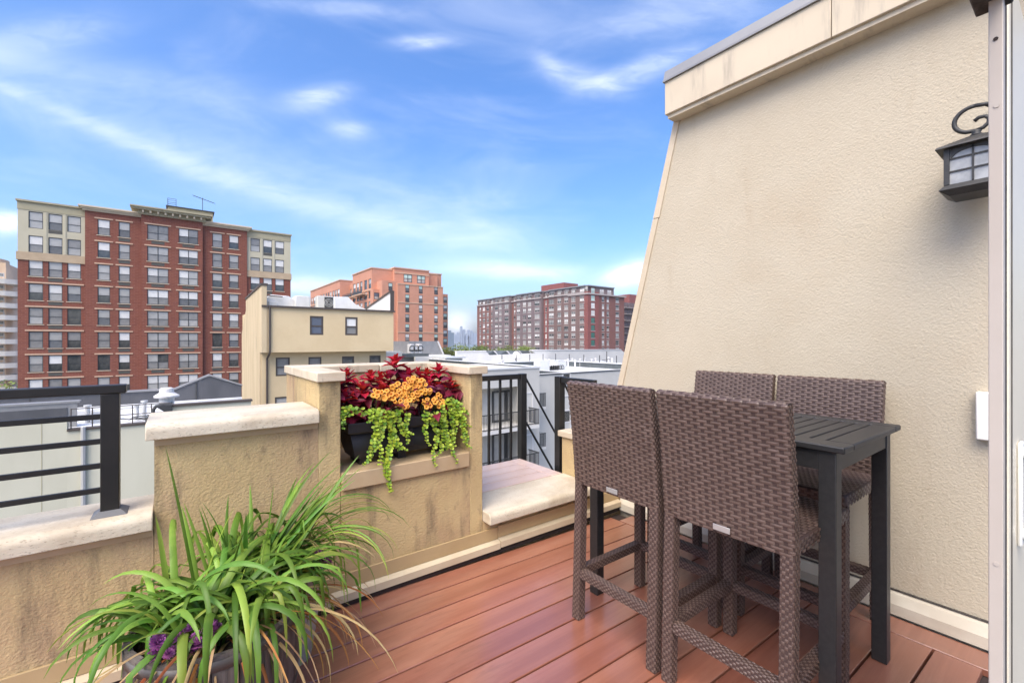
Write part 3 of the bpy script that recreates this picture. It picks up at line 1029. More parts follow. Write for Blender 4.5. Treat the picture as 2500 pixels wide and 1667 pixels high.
# upright bunch leaning to the right at the back
for i in range(22):
    blade((BX + .10 + RP.gauss(0, .03), BY + .13 + RP.gauss(0, .03), .375), RP.gauss(.25, .22), rad(RP.uniform(46, 62)), RP.uniform(.50, .70), RP.uniform(.016, .026),
          rad(RP.uniform(6, 45)), LB if i % 3 else LA, lily, twist=RP.uniform(-.6, .6), power=2.4)
for i in range(14):
    blade((BX - .02 + RP.gauss(0, .07), BY + .12 + RP.gauss(0, .03), .375), RP.uniform(-math.pi, math.pi), rad(RP.uniform(70, 88)), RP.uniform(.30, .46), RP.uniform(.014, .022),
          rad(RP.uniform(5, 30)), LB if i % 2 else LC, lily, twist=RP.uniform(-.5, .5), power=2.2)
blade((BX - .05, BY + .12, .375), 2.6, rad(80), .66, .018, rad(6), LA, lily, power=2.0)
# dry and rusty ones hanging over the rim
for i in range(64):
    az = RP.uniform(-2.9, .2)
    blade((BX + .12 * math.cos(az) + RP.gauss(0, .03), BY + .12 * math.sin(az), .385), az + RP.gauss(0, .25), rad(RP.uniform(15, 55)), RP.uniform(.28, .62), RP.uniform(.006, .012),
          rad(RP.uniform(100, 150)), LD if RP.random() < .62 else LR, lily, name='dry_leaf', twist=RP.uniform(-2.5, 2.5), power=.8)
lil2 = empty('grassy_lily', (GX, GY, .36), 'thin leaved lily with arching narrow blades in the pale pot', 'lily')
for i in range(58):
    az = RP.uniform(-2.4, 1.1)
    blade((GX + RP.gauss(0, .04), GY + RP.gauss(0, .03), .365), az, rad(RP.uniform(48, 84)), RP.uniform(.36, .62), RP.uniform(.006, .012),
          rad(RP.uniform(85, 165)), (LA, LC, LA, LD)[i % 4], lil2, twist=RP.uniform(-1, 1), yc=2.40)
for i in range(14):
    blade((GX + RP.gauss(0, .04), GY + RP.gauss(0, .03), .365), RP.uniform(-1.0, .3), rad(RP.uniform(55, 78)), RP.uniform(.56, .74), RP.uniform(.007, .011),
          rad(RP.uniform(110, 160)), (LA, LC, LB)[i % 3], lil2, twist=RP.uniform(-1, 1), yc=2.40)


# ---- purple chrysanthemums
def pompom_mesh(R):
    mb = MB()
    rg = random.Random(5)
    for ring, (n, el, l) in enumerate(((12, 5, 1.0), (11, 28, .95), (9, 50, .8), (6, 72, .6))):
        for i in range(n):
            a = 2 * math.pi * (i + .5 * (ring % 2)) / n + rg.uniform(-.1, .1)
            e = rad(el + rg.uniform(-6, 6))
            d_ = Vector((math.cos(a) * math.cos(e), math.sin(a) * math.cos(e), math.sin(e)))
            s_ = Vector((-math.sin(a), math.cos(a), 0))
            b0 = Vector((0, 0, ring * R * .08))
            mb.strip([[b0 - s_ * R * .06, b0 + s_ * R * .06], [b0 + d_ * R * l * .6 - s_ * R * .17, b0 + d_ * R * l * .6 + s_ * R * .17],
                      [b0 + d_ * R * l - s_ * R * .10 + Vector((0, 0, R * .12)), b0 + d_ * R * l + s_ * R * .10 + Vector((0, 0, R * .12))]])
    return mb.mesh('pompom', MT['mum'])


POM = pompom_mesh(.024)
mum1 = empty('chrysanthemum', (BX - .10, BY - .16, .38), 'small purple chrysanthemum flowers under the lily leaves at the barrel rim', 'flowers')
mum2 = empty('chrysanthemum', (.45, 2.10, .36), 'small purple chrysanthemum at the right rim of the pale pot', 'flowers')
for root, n, sx, sy, cx, cy, cz in ((mum1, 17, .085, .04, BX - .09, BY - .19, .455), (mum2, 8, .025, .02, .50, 2.07, .46)):
    stm = MB()
    for i in range(n):
        x, y, z = cx + RP.uniform(-sx, sx), cy + RP.uniform(-sy, sy), cz + RP.uniform(-.02, .045)
        stm.tube([(x if root is mum1 else min(x, .49), y if root is mum1 else y + .05, .37), (x, y, z)], .002, 5)
        piece(POM, 'flower', (x, y, z), root, rot=(RP.uniform(.1, .9), RP.uniform(-.4, .4), RP.uniform(0, 6)), scale=RP.uniform(.75, 1.1))
    stm.build('stem', MT['stem_green'], root)

# ---- window box in the niche
wb = empty('window_box', (1.09, 2.66, .709), 'black plastic window box with flowers in the parapet niche', 'planter')
PB = MT['planter_black']
X0, X1 = .745, 1.455
mbx = MB()
rings = [(.055, 2.555, 2.765, .748), (.012, 2.505, 2.80, .90), (.012, 2.505, 2.80, .905), (-.004, 2.49, 2.812, .907), (-.004, 2.488, 2.814, .965), (.006, 2.498, 2.80, .965), (.010, 2.505, 2.79, .925)]
rows = []
for ins, ya, yb, z in rings:
    rows.append([(X0 + ins, ya, z), (X1 - ins, ya, z), (X1 - ins, yb, z), (X0 + ins, yb, z), (X0 + ins, ya, z)])
mbx.strip(rows)
mbx.quadv(*rows[0][:4][::-1])
mbx.build('body', PB, wb, bevel=.006)
for xx in (.83, 1.06, 1.34):
    MB().box(xx, xx + .05, 2.57, 2.75, .7095, .7475).build('foot', PB, wb)
MB().box(1.03, 1.12, 2.484, 2.4875, .80, .90).build('badge_panel', PB, wb, bevel=.002)
MB().box(X0 + .014, X1 - .014, 2.508, 2.788, .93, .938).build('soil', MT['soil'], wb)

z5 = zz(680, 840, 3.919)


def at5(x, y, Y):
    X, Z = on_y(*z5(x, y), Y)
    return Vector((X, Y, Z))


# coleus leaves: broad, pointed, scalloped, cupped
def coleus_mesh(name, m_, L=.086, cup=.25, wid=.62):
    mb = MB()
    rows = []
    n = 7
    for i in range(n + 1):
        t = i / n
        w = wid * L * math.sin(math.pi * min(1, t * .93 + .06)) ** .8 * (1 - .25 * t) / 2 * (1 + (.10 if i % 2 else -.06))
        if i == n: w = .0008
        z = -cup * L * (t - .35) ** 2 * 1.6
        rows.append([(t * L, -w, z + w * .35), (t * L, -w * .5, z + w * .05), (t * L, 0, z), (t * L, w * .5, z + w * .05), (t * L, w, z + w * .35)])
    mb.strip(rows)
    return mb.mesh(name, m_, smooth=True)


CL = {k_: [coleus_mesh('coleus_leaf', MT[k_], cup=c, wid=w) for c, w in ((.3, .62), (.6, .7), (-.1, .56))] for k_ in ('coleus_red', 'coleus_dark', 'coleus_pink')}


def aim(dr, nrm):
    x = dr.normalized(); z = (nrm - x * nrm.dot(x)).normalized(); y = z.cross(x)
    from mathutils import Matrix
    return Matrix((x, y, z)).transposed().to_euler()


def coleus(label, x, y, z, tops, nlow, spread, mats_top, mats_low):
    """tops: rosette centres relative to the foot"""
    root = empty('coleus', (x, y, .938), label, 'coleus', 'coleus plants in the window box')
    st = MB()
    for (dx, dy, dz, sc) in tops:
        c = Vector((x + dx, y + dy, z + dz))
        st.tube([(x + dx * .4, y + dy * .3, .938), (x + dx * .8, y + dy * .8, z + dz * .6), c], [.005, .004, .003], 6)
        for tier, (n, el, l) in enumerate(((4, 62, .5), (5, 34, .85), (6, 8, 1.05), (6, -14, 1.1))):
            for i in range(n):
                a = 2 * math.pi * (i + RP.uniform(-.2, .2)) / n + tier * .6
                e = rad(el + RP.uniform(-14, 14))
                d_ = Vector((math.cos(a) * math.cos(e), math.sin(a) * math.cos(e), math.sin(e)))
                up = Vector((-math.cos(a) * math.sin(e), -math.sin(a) * math.sin(e), math.cos(e)))
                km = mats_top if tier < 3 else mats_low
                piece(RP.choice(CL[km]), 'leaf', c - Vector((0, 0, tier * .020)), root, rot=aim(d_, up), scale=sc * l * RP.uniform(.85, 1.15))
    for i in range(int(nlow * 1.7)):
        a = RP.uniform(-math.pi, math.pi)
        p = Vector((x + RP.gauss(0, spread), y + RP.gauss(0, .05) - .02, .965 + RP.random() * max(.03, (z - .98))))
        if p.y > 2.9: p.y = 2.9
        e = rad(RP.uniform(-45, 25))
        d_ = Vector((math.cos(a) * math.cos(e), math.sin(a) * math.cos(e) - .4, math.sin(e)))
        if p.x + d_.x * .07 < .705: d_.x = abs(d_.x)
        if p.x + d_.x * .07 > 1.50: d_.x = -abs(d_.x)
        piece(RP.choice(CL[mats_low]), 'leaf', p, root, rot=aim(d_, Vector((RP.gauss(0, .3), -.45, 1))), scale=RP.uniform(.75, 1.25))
    st.build('stem', MT['stem_dark'], root)
    return root


coleus('red coleus with scarlet tops beside the left niche pier', .80, 2.63, 1.16, [(-.05, .02, .06, 1.0), (.05, -.05, .0, 1.0), (.0, .08, .07, .9), (-.055, -.06, -.04, .85)], 26, .055, 'coleus_red', 'coleus_dark')
coleus('scarlet topped coleus left of the window box centre', .95, 2.66, 1.17, [(-.03, .0, .05, .95), (.05, .05, .03, .95), (.02, -.07, -.02, .85)], 22, .06, 'coleus_red', 'coleus_dark')
coleus('tallest crimson coleus at the middle of the window box', 1.125, 2.70, 1.24, [(-.02, .02, .06, 1.15), (.05, -.02, -.02, 1.0), (-.08, .0, -.03, .9)], 22, .06, 'coleus_red', 'coleus_dark')
coleus('crimson coleus right of the middle of the window box', 1.275, 2.68, 1.18, [(-.03, .0, .04, 1.0), (.05, .04, .03, .95), (.02, -.06, -.04, .85)], 20, .06, 'coleus_red', 'coleus_dark')
coleus('dark burgundy coleus with red tips beside the right niche pier', 1.40, 2.66, 1.17, [(.0, .04, .07, 1.0), (.04, -.05, -.02, .9), (-.04, -.04, -.04, .85)], 30, .05, 'coleus_red', 'coleus_dark')
coleus('pink and purple mottled coleus behind the left orange flowers', .985, 2.60, 1.06, [(.0, -.02, .04, .95), (.05, -.03, .01, .8)], 4, .03, 'coleus_pink', 'coleus_dark')
coleus('pink and purple mottled coleus behind the right orange flowers', 1.235, 2.60, 1.08, [(.0, -.02, .05, .95), (.06, -.02, .02, .9), (-.05, -.01, .05, .8)], 4, .03, 'coleus_pink', 'coleus_dark')


# orange calibrachoa
def trumpet_mesh():
    mb = MB()
    n = 15
    def ring(r, z, wav=0.0):
        return [(r * (1 + wav * math.cos(5 * 2 * math.pi * k_ / n)) * math.cos(2 * math.pi * k_ / n), r * (1 + wav * math.cos(5 * 2 * math.pi * k_ / n)) * math.sin(2 * math.pi * k_ / n), z) for k_ in range(n + 1)]
    R = .0175
    mb.c = 2; mb.strip([ring(R * .05, -.006), ring(R * .30, -.001)])
    mb.c = 0; mb.strip([ring(R * .30, -.001), ring(R * .52, .0025), ring(R * .80, .0032, .03)])
    mb.c = 1; mb.strip([ring(R * .80, .0032, .03), ring(R * 1.0, .0012, .07)])
    mb.c = 0; mb.strip([ring(R * .28, -.0015), ring(R * .16, -.014), ring(R * .10, -.022)])
    return mb.mesh('trumpet', [MT['petal_orange'], MT['petal_edge'], MT['petal_throat']], smooth=True)


TRUMP = trumpet_mesh()
cal = empty('calibrachoa', (1.10, 2.52, .938), 'mound of small orange trumpet flowers at the front of the window box', 'flowers')
stm = MB()
spots = []
rg = random.Random(3)
areas = [((1010, 480), (125, 55), 32), ((1150, 510), (95, 72), 30), ((1280, 480), (95, 62), 25), ((1190, 405), (105, 32), 15), ((1330, 395), (95, 58), 22), ((1270, 335), (45, 25), 7), ((1440, 560), (60, 48), 14), ((1540, 540), (52, 64), 17), ((1430, 450), (50, 42), 10), ((1190, 590), (60, 22), 8)]
for (cx, cy), (rx, ry), n in areas:
    c = 0
    while c < n:
        a = rg.uniform(0, 6.283); q = math.sqrt(rg.random())
        x, y = cx + rx * q * math.cos(a), cy + ry * q * math.sin(a)
        if any((x - p[0]) ** 2 + (y - p[1]) ** 2 < 27 ** 2 for p in spots) and rg.random() < .9:
            c += .25; continue
        spots.append((x, y)); c += 1
        Y = 2.47 + .0006 * max(0, 620 - y) * .35 + rg.uniform(-.012, .012)
        p = at5(x, y, Y)
        d_ = Vector((-.25 + rg.gauss(0, .38), -.85 + rg.gauss(0, .2), .45 + rg.gauss(0, .38)))
        piece(TRUMP, 'flower', p, cal, rot=d_.to_track_quat('Z', 'Y').to_euler(), scale=rg.uniform(.74, 1.04))
        stm.tube([p - d_.normalized() * .02, (p.x, 2.53, max(.95, p.z - .06))], .0013, 4)
stm.build('stem', MT['stem_green'], cal)


# creeping jenny: trailing stems with pairs of round leaves
def disc_mesh(name, m_):
    mb = MB()
    n = 9; R = .0100
    mb.v = [(0, 0, -.0012)] + [(R + R * math.cos(2 * math.pi * k_ / n), R * .95 * math.sin(2 * math.pi * k_ / n), .0012 * math.sin(4 * math.pi * k_ / n)) for k_ in range(n)]
    mb.v[0] = (R, 0, -.0015)
    mb.f = [(0, 1 + k_, 1 + (k_ + 1) % n) for k_ in range(n)]
    mb.mi = [0] * n
    return mb.mesh(name, m_, smooth=True)


JN = [disc_mesh('round_leaf', MT['jenny']), disc_mesh('round_leaf', MT['jenny_deep'])]
jen = empty('creeping_jenny', (1.1, 2.50, .95), 'lime green creeping jenny trailing over the front of the window box', 'trailing plant')


def trail(pts, Yf, step=.0165, dens=1.0, deep=.25):
    """pts in the front plane of the box (x, z pairs come from the photograph), at distance Yf"""
    P = [at5(x, y, Yf - .040 * max(0.0, min(1.0, (y - 850) / 250))) for i, (x, y) in enumerate(pts)]
    fine = []
    for i in range(len(P) - 1):
        n = max(1, int((P[i + 1] - P[i]).length / .005))
        for k_ in range(n): fine.append(P[i].lerp(P[i + 1], k_ / n))
    fine.append(P[-1])
    for i, q in enumerate(fine):
        q.x += .004 * math.sin(i * .45 + pts[0][0]); q.y += .003 * math.cos(i * .37 + pts[0][0])
    stem_ = MB().tube(fine[::2] + [fine[-1]], .0014, 5).build('trailing_stem', MT['stem_green'], jen)
    acc = 0
    last = fine[0]
    total = sum((fine[i + 1] - fine[i]).length for i in range(len(fine) - 1)); run = 0
    for i in range(1, len(fine)):
        l = (fine[i] - last).length; last = fine[i]
        acc += l; run += l
        if acc >= step:
            acc = 0
            sc = 1.12 - .5 * (run / max(.05, total)) ** 3
            for sg in (-1, 1):
                d_ = Vector((sg * .9 + RP.gauss(0, .25), -.35 + RP.gauss(0, .25), RP.gauss(-.1, .3)))
                nr = Vector((RP.gauss(0, .35), -.9, .55 + RP.gauss(0, .3)))
                piece(JN[1 if RP.random() < deep else 0], 'leaf', fine[i], stem_, rot=aim(d_, nr), scale=sc * RP.uniform(.85, 1.15))


JR = .0100
T_ = [
    [(880, 590), (895, 700), (930, 800), (915, 900), (880, 1000), (850, 1110), (820, 1160)],
    [(930, 600), (950, 720), (935, 830), (925, 960), (900, 1040), (855, 1120)],
    [(985, 600), (1000, 720), (980, 850), (960, 960), (985, 1080), (945, 1160)],
    [(1040, 610), (1060, 740), (1080, 860), (1060, 1000), (1010, 1130), (1030, 1250), (1060, 1340), (1080, 1420)],
    [(1070, 620), (1090, 760), (1100, 880), (1075, 990), (1045, 1100), (1040, 1210), (1070, 1400)],
    [(1110, 625), (1150, 740), (1185, 820), (1230, 880), (1240, 940)],
    [(1060, 840), (1130, 920), (1170, 990), (1230, 1010)],
    [(1100, 860), (1120, 950), (1150, 1025)],
    [(1225, 640), (1230, 720), (1200, 800), (1240, 850), (1285, 870)],
    [(1395, 620), (1410, 720), (1400, 830), (1420, 920), (1440, 965)],
    [(1440, 640), (1480, 760), (1520, 860), (1500, 960), (1470, 1060), (1500, 1160)],
    [(1500, 640), (1540, 760), (1570, 880), (1560, 980), (1520, 1070)],
    [(1560, 560), (1580, 680), (1600, 800), (1610, 920), (1600, 1030)],
    [(1600, 520), (1640, 640), (1660, 760), (1660, 880), (1690, 980)],
    [(1620, 500), (1700, 600), (1740, 720), (1760, 840), (1780, 930), (1840, 1000)],
    [(1660, 520), (1740, 590), (1800, 660), (1830, 680)],
    [(1680, 560), (1750, 680), (1790, 760), (1830, 785)],
    [(1640, 560), (1690, 700), (1690, 840), (1640, 930), (1570, 1000)],
    [(1560, 700), (1590, 860), (1650, 1000), (1690, 1100), (1710, 1150)],
    [(1720, 640), (1770, 800), (1800, 900), (1790, 980)],
    [(820, 600), (760, 640), (700, 660), (660, 690)],
    [(900, 610), (840, 650), (790, 690)],
    [(980, 610), (960, 660), (880, 690), (850, 760)],
    [(1130, 620), (1170, 640), (1100, 680), (1050, 700)],
    [(760, 600), (690, 620), (640, 640), (625, 720)],
    [(700, 590), (640, 600), (612, 660), (618, 800)],
]
for i, t_ in enumerate(T_):
    dx = 0
    trail(t_, 2.470 if i % 2 else 2.462, deep=.22 if i < 20 else .5)


# ================================================================== THE CITY BEYOND
RB = random.Random(11)
GROUND = -14.0
grd = mat('ground', (.11, .11, .105), .95, (.16, .155, .145), .05)
MB().box(-5000, 5000, -400, 520, GROUND - 1, GROUND).build('ground', grd, kind='structure')
wat = mat('river_water', (.10, .16, .17), .12, bump=.3, bscale=.05, bdist=.5)
MB().box(-8000, 8000, 520, 7000, GROUND - 1.2, GROUND - .2).build('river', wat, kind='structure')

MT['brick_red'] = brick('brick_red', (.24, .082, .050), (.19, .060, .038), (.27, .12, .085))
MT['brick_orange'] = brick('brick_orange', (.58, .27, .165), (.52, .235, .14), (.58, .34, .25))
MT['brick_maroon'] = brick('brick_maroon', (.22, .095, .072), (.185, .078, .06), (.22, .12, .1))
MT['brick_brown'] = brick('brick_brown', (.205, .125, .105), (.17, .105, .088), (.22, .17, .15))
MT['brick_grey'] = brick('brick_grey', (.205, .145, .135), (.17, .12, .115), (.21, .19, .19))
MT['brick_scarlet'] = brick('brick_scarlet', (.25, .085, .072), (.21, .07, .06), (.3, .12, .1))
MT['eifs_khaki'] = mat('eifs_khaki', (.40, .36, .235), .85, (.37, .33, .215), .5, spec=.2)
MT['eifs_cream'] = mat('eifs_cream', (.52, .475, .34), .85, (.49, .445, .315), .5, spec=.2)
MT['band_stone'] = mat('band_stone', (.50, .38, .245), .85, (.44, .33, .21), .8, spec=.2, stain=[((.12, .09, .05), .9, (1, 1, .4), .6, .8, .7)])
MT['lintel_stone'] = mat('lintel_stone', (.58, .40, .27), .85, (.54, .36, .24), 2, spec=.2)
MT['cornice_cream'] = mat('cornice_cream', (.62, .53, .38), .8, (.58, .49, .34), 2)
MT['frame_dark'] = mat('frame_dark', (.045, .045, .042), .5)
MT['frame_brown'] = mat('frame_brown', (.075, .058, .045), .5)
MT['frame_white'] = mat('frame_white', (.62, .60, .57), .6)
MT['ac_grille'] = mat('ac_grille', (.10, .095, .075), .7, (.055, .052, .042), 4, (1, 1, 8))


def glass(name, col, rough=.08, spec=.6, c2=None, sc=.4):
    return mat(name, col, rough, c2, sc, spec=spec, rnd=.10)


MT['pane_blind'] = glass('pane_blind', (.72, .70, .64), .35, .4, (.65, .63, .58), 2)
MT['pane_pale'] = glass('pane_pale', (.42, .41, .375), .2, .5, (.36, .35, .32), 1)
MT['pane_grey'] = glass('pane_grey', (.27, .262, .24), .2, .5, (.21, .205, .19), 1)
MT['pane_screen'] = glass('pane_screen', (.15, .155, .155), .45, .4, (.12, .125, .12), 1.5)
MT['pane_dark'] = glass('pane_dark', (.035, .04, .04), .05, .8, (.10, .10, .09), .7)
MT['pane_blue'] = glass('pane_blue', (.10, .12, .16), .06, .8)
MT['pane_green'] = glass('pane_green', (.05, .16, .12), .06, .8)
MT['pane_mint'] = glass('pane_mint', (.45, .60, .52), .2, .6)
UP = [MT['pane_blind']] * 5 + [MT['pane_pale']] * 4 + [MT['pane_grey']] * 2 + [MT['pane_dark']]
LO = [MT['pane_grey']] * 5 + [MT['pane_screen']] * 3 + [MT['pane_pale']] * 2 + [MT['pane_dark']]
_wm = {}


def wmesh(kind, w, h, m_, fr=.06):
    key = (kind, round(w, 3), round(h, 3), m_.name, fr)
    if key in _wm: return _wm[key]
    mb = MB(); hw = w / 2
    if kind in ('hung', 'double', 'fixed', 'cross'):
        mb.box(-hw, -hw + fr, 0, .08, 0, h); mb.box(hw - fr, hw, 0, .08, 0, h)
        mb.box(-hw + fr, hw - fr, 0, .08, 0, fr); mb.box(-hw + fr, hw - fr, 0, .08, h - fr, h)
        if kind != 'fixed': mb.box(-hw + fr, hw - fr, .015, .07, h * .47 - fr * .4, h * .47 + fr * .4)
        if kind in ('double', 'cross'): mb.box(-fr * .55, fr * .55, .005, .075, fr, h - fr)
    elif kind == 'up':
        mb.box(-hw + fr, hw - fr, .04, .06, h * .47 + fr * .4, h - fr)
    elif kind == 'lo':
        mb.box(-hw + fr, hw - fr, .055, .075, fr, h * .47 - fr * .4)
    elif kind == 'upL': mb.box(-hw + fr, -fr * .55, .04, .06, h * .47 + fr * .4, h - fr)
    elif kind == 'upR': mb.box(fr * .55, hw - fr, .04, .06, h * .47 + fr * .4, h - fr)
    elif kind == 'loL': mb.box(-hw + fr, -fr * .55, .055, .075, fr, h * .47 - fr * .4)
    elif kind == 'loR': mb.box(fr * .55, hw - fr, .055, .075, fr, h * .47 - fr * .4)
    elif kind == 'full': mb.box(-hw + fr, hw - fr, .045, .065, fr, h - fr)
    elif kind == 'plate': mb.box(-hw, hw, -.05, .05, 0, h)
    me = mb.mesh(kind, m_)
    _wm[key] = me
    return me


def sub(me, name, parent, loc=(0, 0, 0)):
    o = bpy.data.objects.new(name, me)
    COL.objects.link(o)
    o.parent = parent
    o.location = loc
    return o


def window(parent, axis, const, a, z0, w, h, fm, style='hung', panes=None, sill=None, lintel=None, grille=None, fr=.06, rec=.07):
    """a: centre along the facade; const: facade plane; the window sits rec behind it"""
    me = wmesh({'hung': 'hung', 'double': 'double', 'fixed': 'fixed', 'cross': 'cross'}[style], w, h, fm, fr)
    loc = (a, const + rec, z0) if axis == 'y' else (const + rec, a, z0)
    o = piece(me, 'window', loc, parent, rotz=0 if axis == 'y' else -math.pi / 2)
    if style == 'hung':
        u, l = panes or (RB.choice(UP), RB.choice(LO))
        sub(wmesh('up', w, h, u, fr), 'pane', o); sub(wmesh('lo', w, h, l, fr), 'pane', o)
    elif style in ('double', 'cross'):
        if panes: us, ls = [panes[0]] * 2, [panes[1]] * 2
        else: us = [RB.choice(UP), RB.choice(UP)]; ls = [RB.choice(LO)] * 2
        if RB.random() < .6: us[1] = us[0]
        for k_, m_ in (('upL', us[0]), ('upR', us[1]), ('loL', ls[0]), ('loR', ls[1])):
            sub(wmesh(k_, w, h, m_, fr), 'pane', o)
    else:
        sub(wmesh('full', w, h, (panes or (RB.choice(UP),))[0], fr), 'pane', o)
    if sill: sub(wmesh('plate', w + sill[0], sill[1], sill[2]), 'sill', o, (0, -rec - .02, -sill[1] - .01))
    if lintel: sub(wmesh('plate', w + lintel[0], lintel[1], lintel[2]), 'lintel', o, (0, -rec - .02, h + .03))
    if grille: sub(wmesh('plate', w * grille[0], grille[1], grille[2]), 'vent_grille', o, (0, -rec + .035, -grille[1] - (.16 if sill else .02)))
    return o


def facade(mb, axis, const, a0, a1, z0, z1, holes, rev=.12):
    """sheet with real openings and their reveals; holes = (a0, a1, z0, z1)"""
    xs = sorted({a0, a1} | {q for h_ in holes for q in h_[:2]})
    zs = sorted({z0, z1} | {q for h_ in holes for q in h_[2:]})
    xs = [x for x in xs if a0 - 1e-6 <= x <= a1 + 1e-6]; zs = [z for z in zs if z0 - 1e-6 <= z <= z1 + 1e-6]
    pt = (lambda a, z, d_=0: (a, const + d_, z)) if axis == 'y' else (lambda a, z, d_=0: (const + d_, a, z))
    for i in range(len(xs) - 1):
        for j in range(len(zs) - 1):
            cx, cz = (xs[i] + xs[i + 1]) / 2, (zs[j] + zs[j + 1]) / 2
            if any(h_[0] < cx < h_[1] and h_[2] < cz < h_[3] for h_ in holes): continue
            mb.quadv(pt(xs[i], zs[j]), pt(xs[i + 1], zs[j]), pt(xs[i + 1], zs[j + 1]), pt(xs[i], zs[j + 1]))
    for h_ in holes:
        a, b, c, e = h_
        mb.quadv(pt(a, c), pt(b, c), pt(b, c, rev), pt(a, c, rev)); mb.quadv(pt(a, e), pt(b, e), pt(b, e, rev), pt(a, e, rev))
        mb.quadv(pt(a, c), pt(a, e), pt(a, e, rev), pt(a, c, rev)); mb.quadv(pt(b, c), pt(b, e), pt(b, e, rev), pt(b, c, rev))
    return mb


def block(mb, axis, const, a0, a1, z0, z1, depth, holes, rev=.12):
    facade(mb, axis, const, a0, a1, z0, z1, holes, rev)
    if axis == 'y':
        mb.box(a0, a1, const + rev, const + depth, z0, z1 - .0)
        mb.quadv((a0, const, z0), (a0, const + rev, z0), (a0, const + rev, z1), (a0, const, z1))
        mb.quadv((a1, const, z0), (a1, const + rev, z0), (a1, const + rev, z1), (a1, const, z1))
        mb.quadv((a0, const, z1), (a1, const, z1), (a1, const + rev, z1), (a0, const + rev, z1))
    else:
        mb.box(const + rev, const + depth, a0, a1, z0, z1)
        mb.quadv((const, a0, z0), (const + rev, a0, z0), (const + rev, a0, z1), (const, a0, z1))
        mb.quadv((const, a1, z0), (const + rev, a1, z0), (const + rev, a1, z1), (const, a1, z1))
        mb.quadv((const, a0, z1), (const + rev, a0, z1), (const + rev, a1, z1), (const, a1, z1))
    return mb


# ---- the red brick apartment block, left
red = empty('apartment_block', (-.8, 81, GROUND), 'red brick apartment block with khaki corner wings and stone lintels, left of the picture', 'building')
FD, ST, LT, AG = MT['frame_dark'], MT['lintel_stone'], MT['lintel_stone'], MT['ac_grille']
ROWS = [15.72 - 3.03 * i for i in range(10)]          # sill heights
HWIN = 2.1
wing_cols = [(-15.27, -13.99), (-13.52, -12.24), (-11.79, -10.50)]
wing_cols_r = [(8.92, 10.23), (10.69, 11.96), (12.41, 13.72)]
red_parts = [   # x0, x1, plane, columns, top
    (-16.2, -10.08, 81.0, wing_cols, 18.95), (-10.075, -4.335, 80.7, [(-8.85, -7.61), (-6.74, -5.56)], 18.9),
    (-4.33, 2.67, 80.2, [(-3.69, -1.35), (-.18, 2.11)], 19.15), (2.675, 8.415, 80.7, [(3.89, 5.14), (6.02, 7.28)], 18.9),
    (8.42, 14.7, 81.0, wing_cols_r, 18.95)]
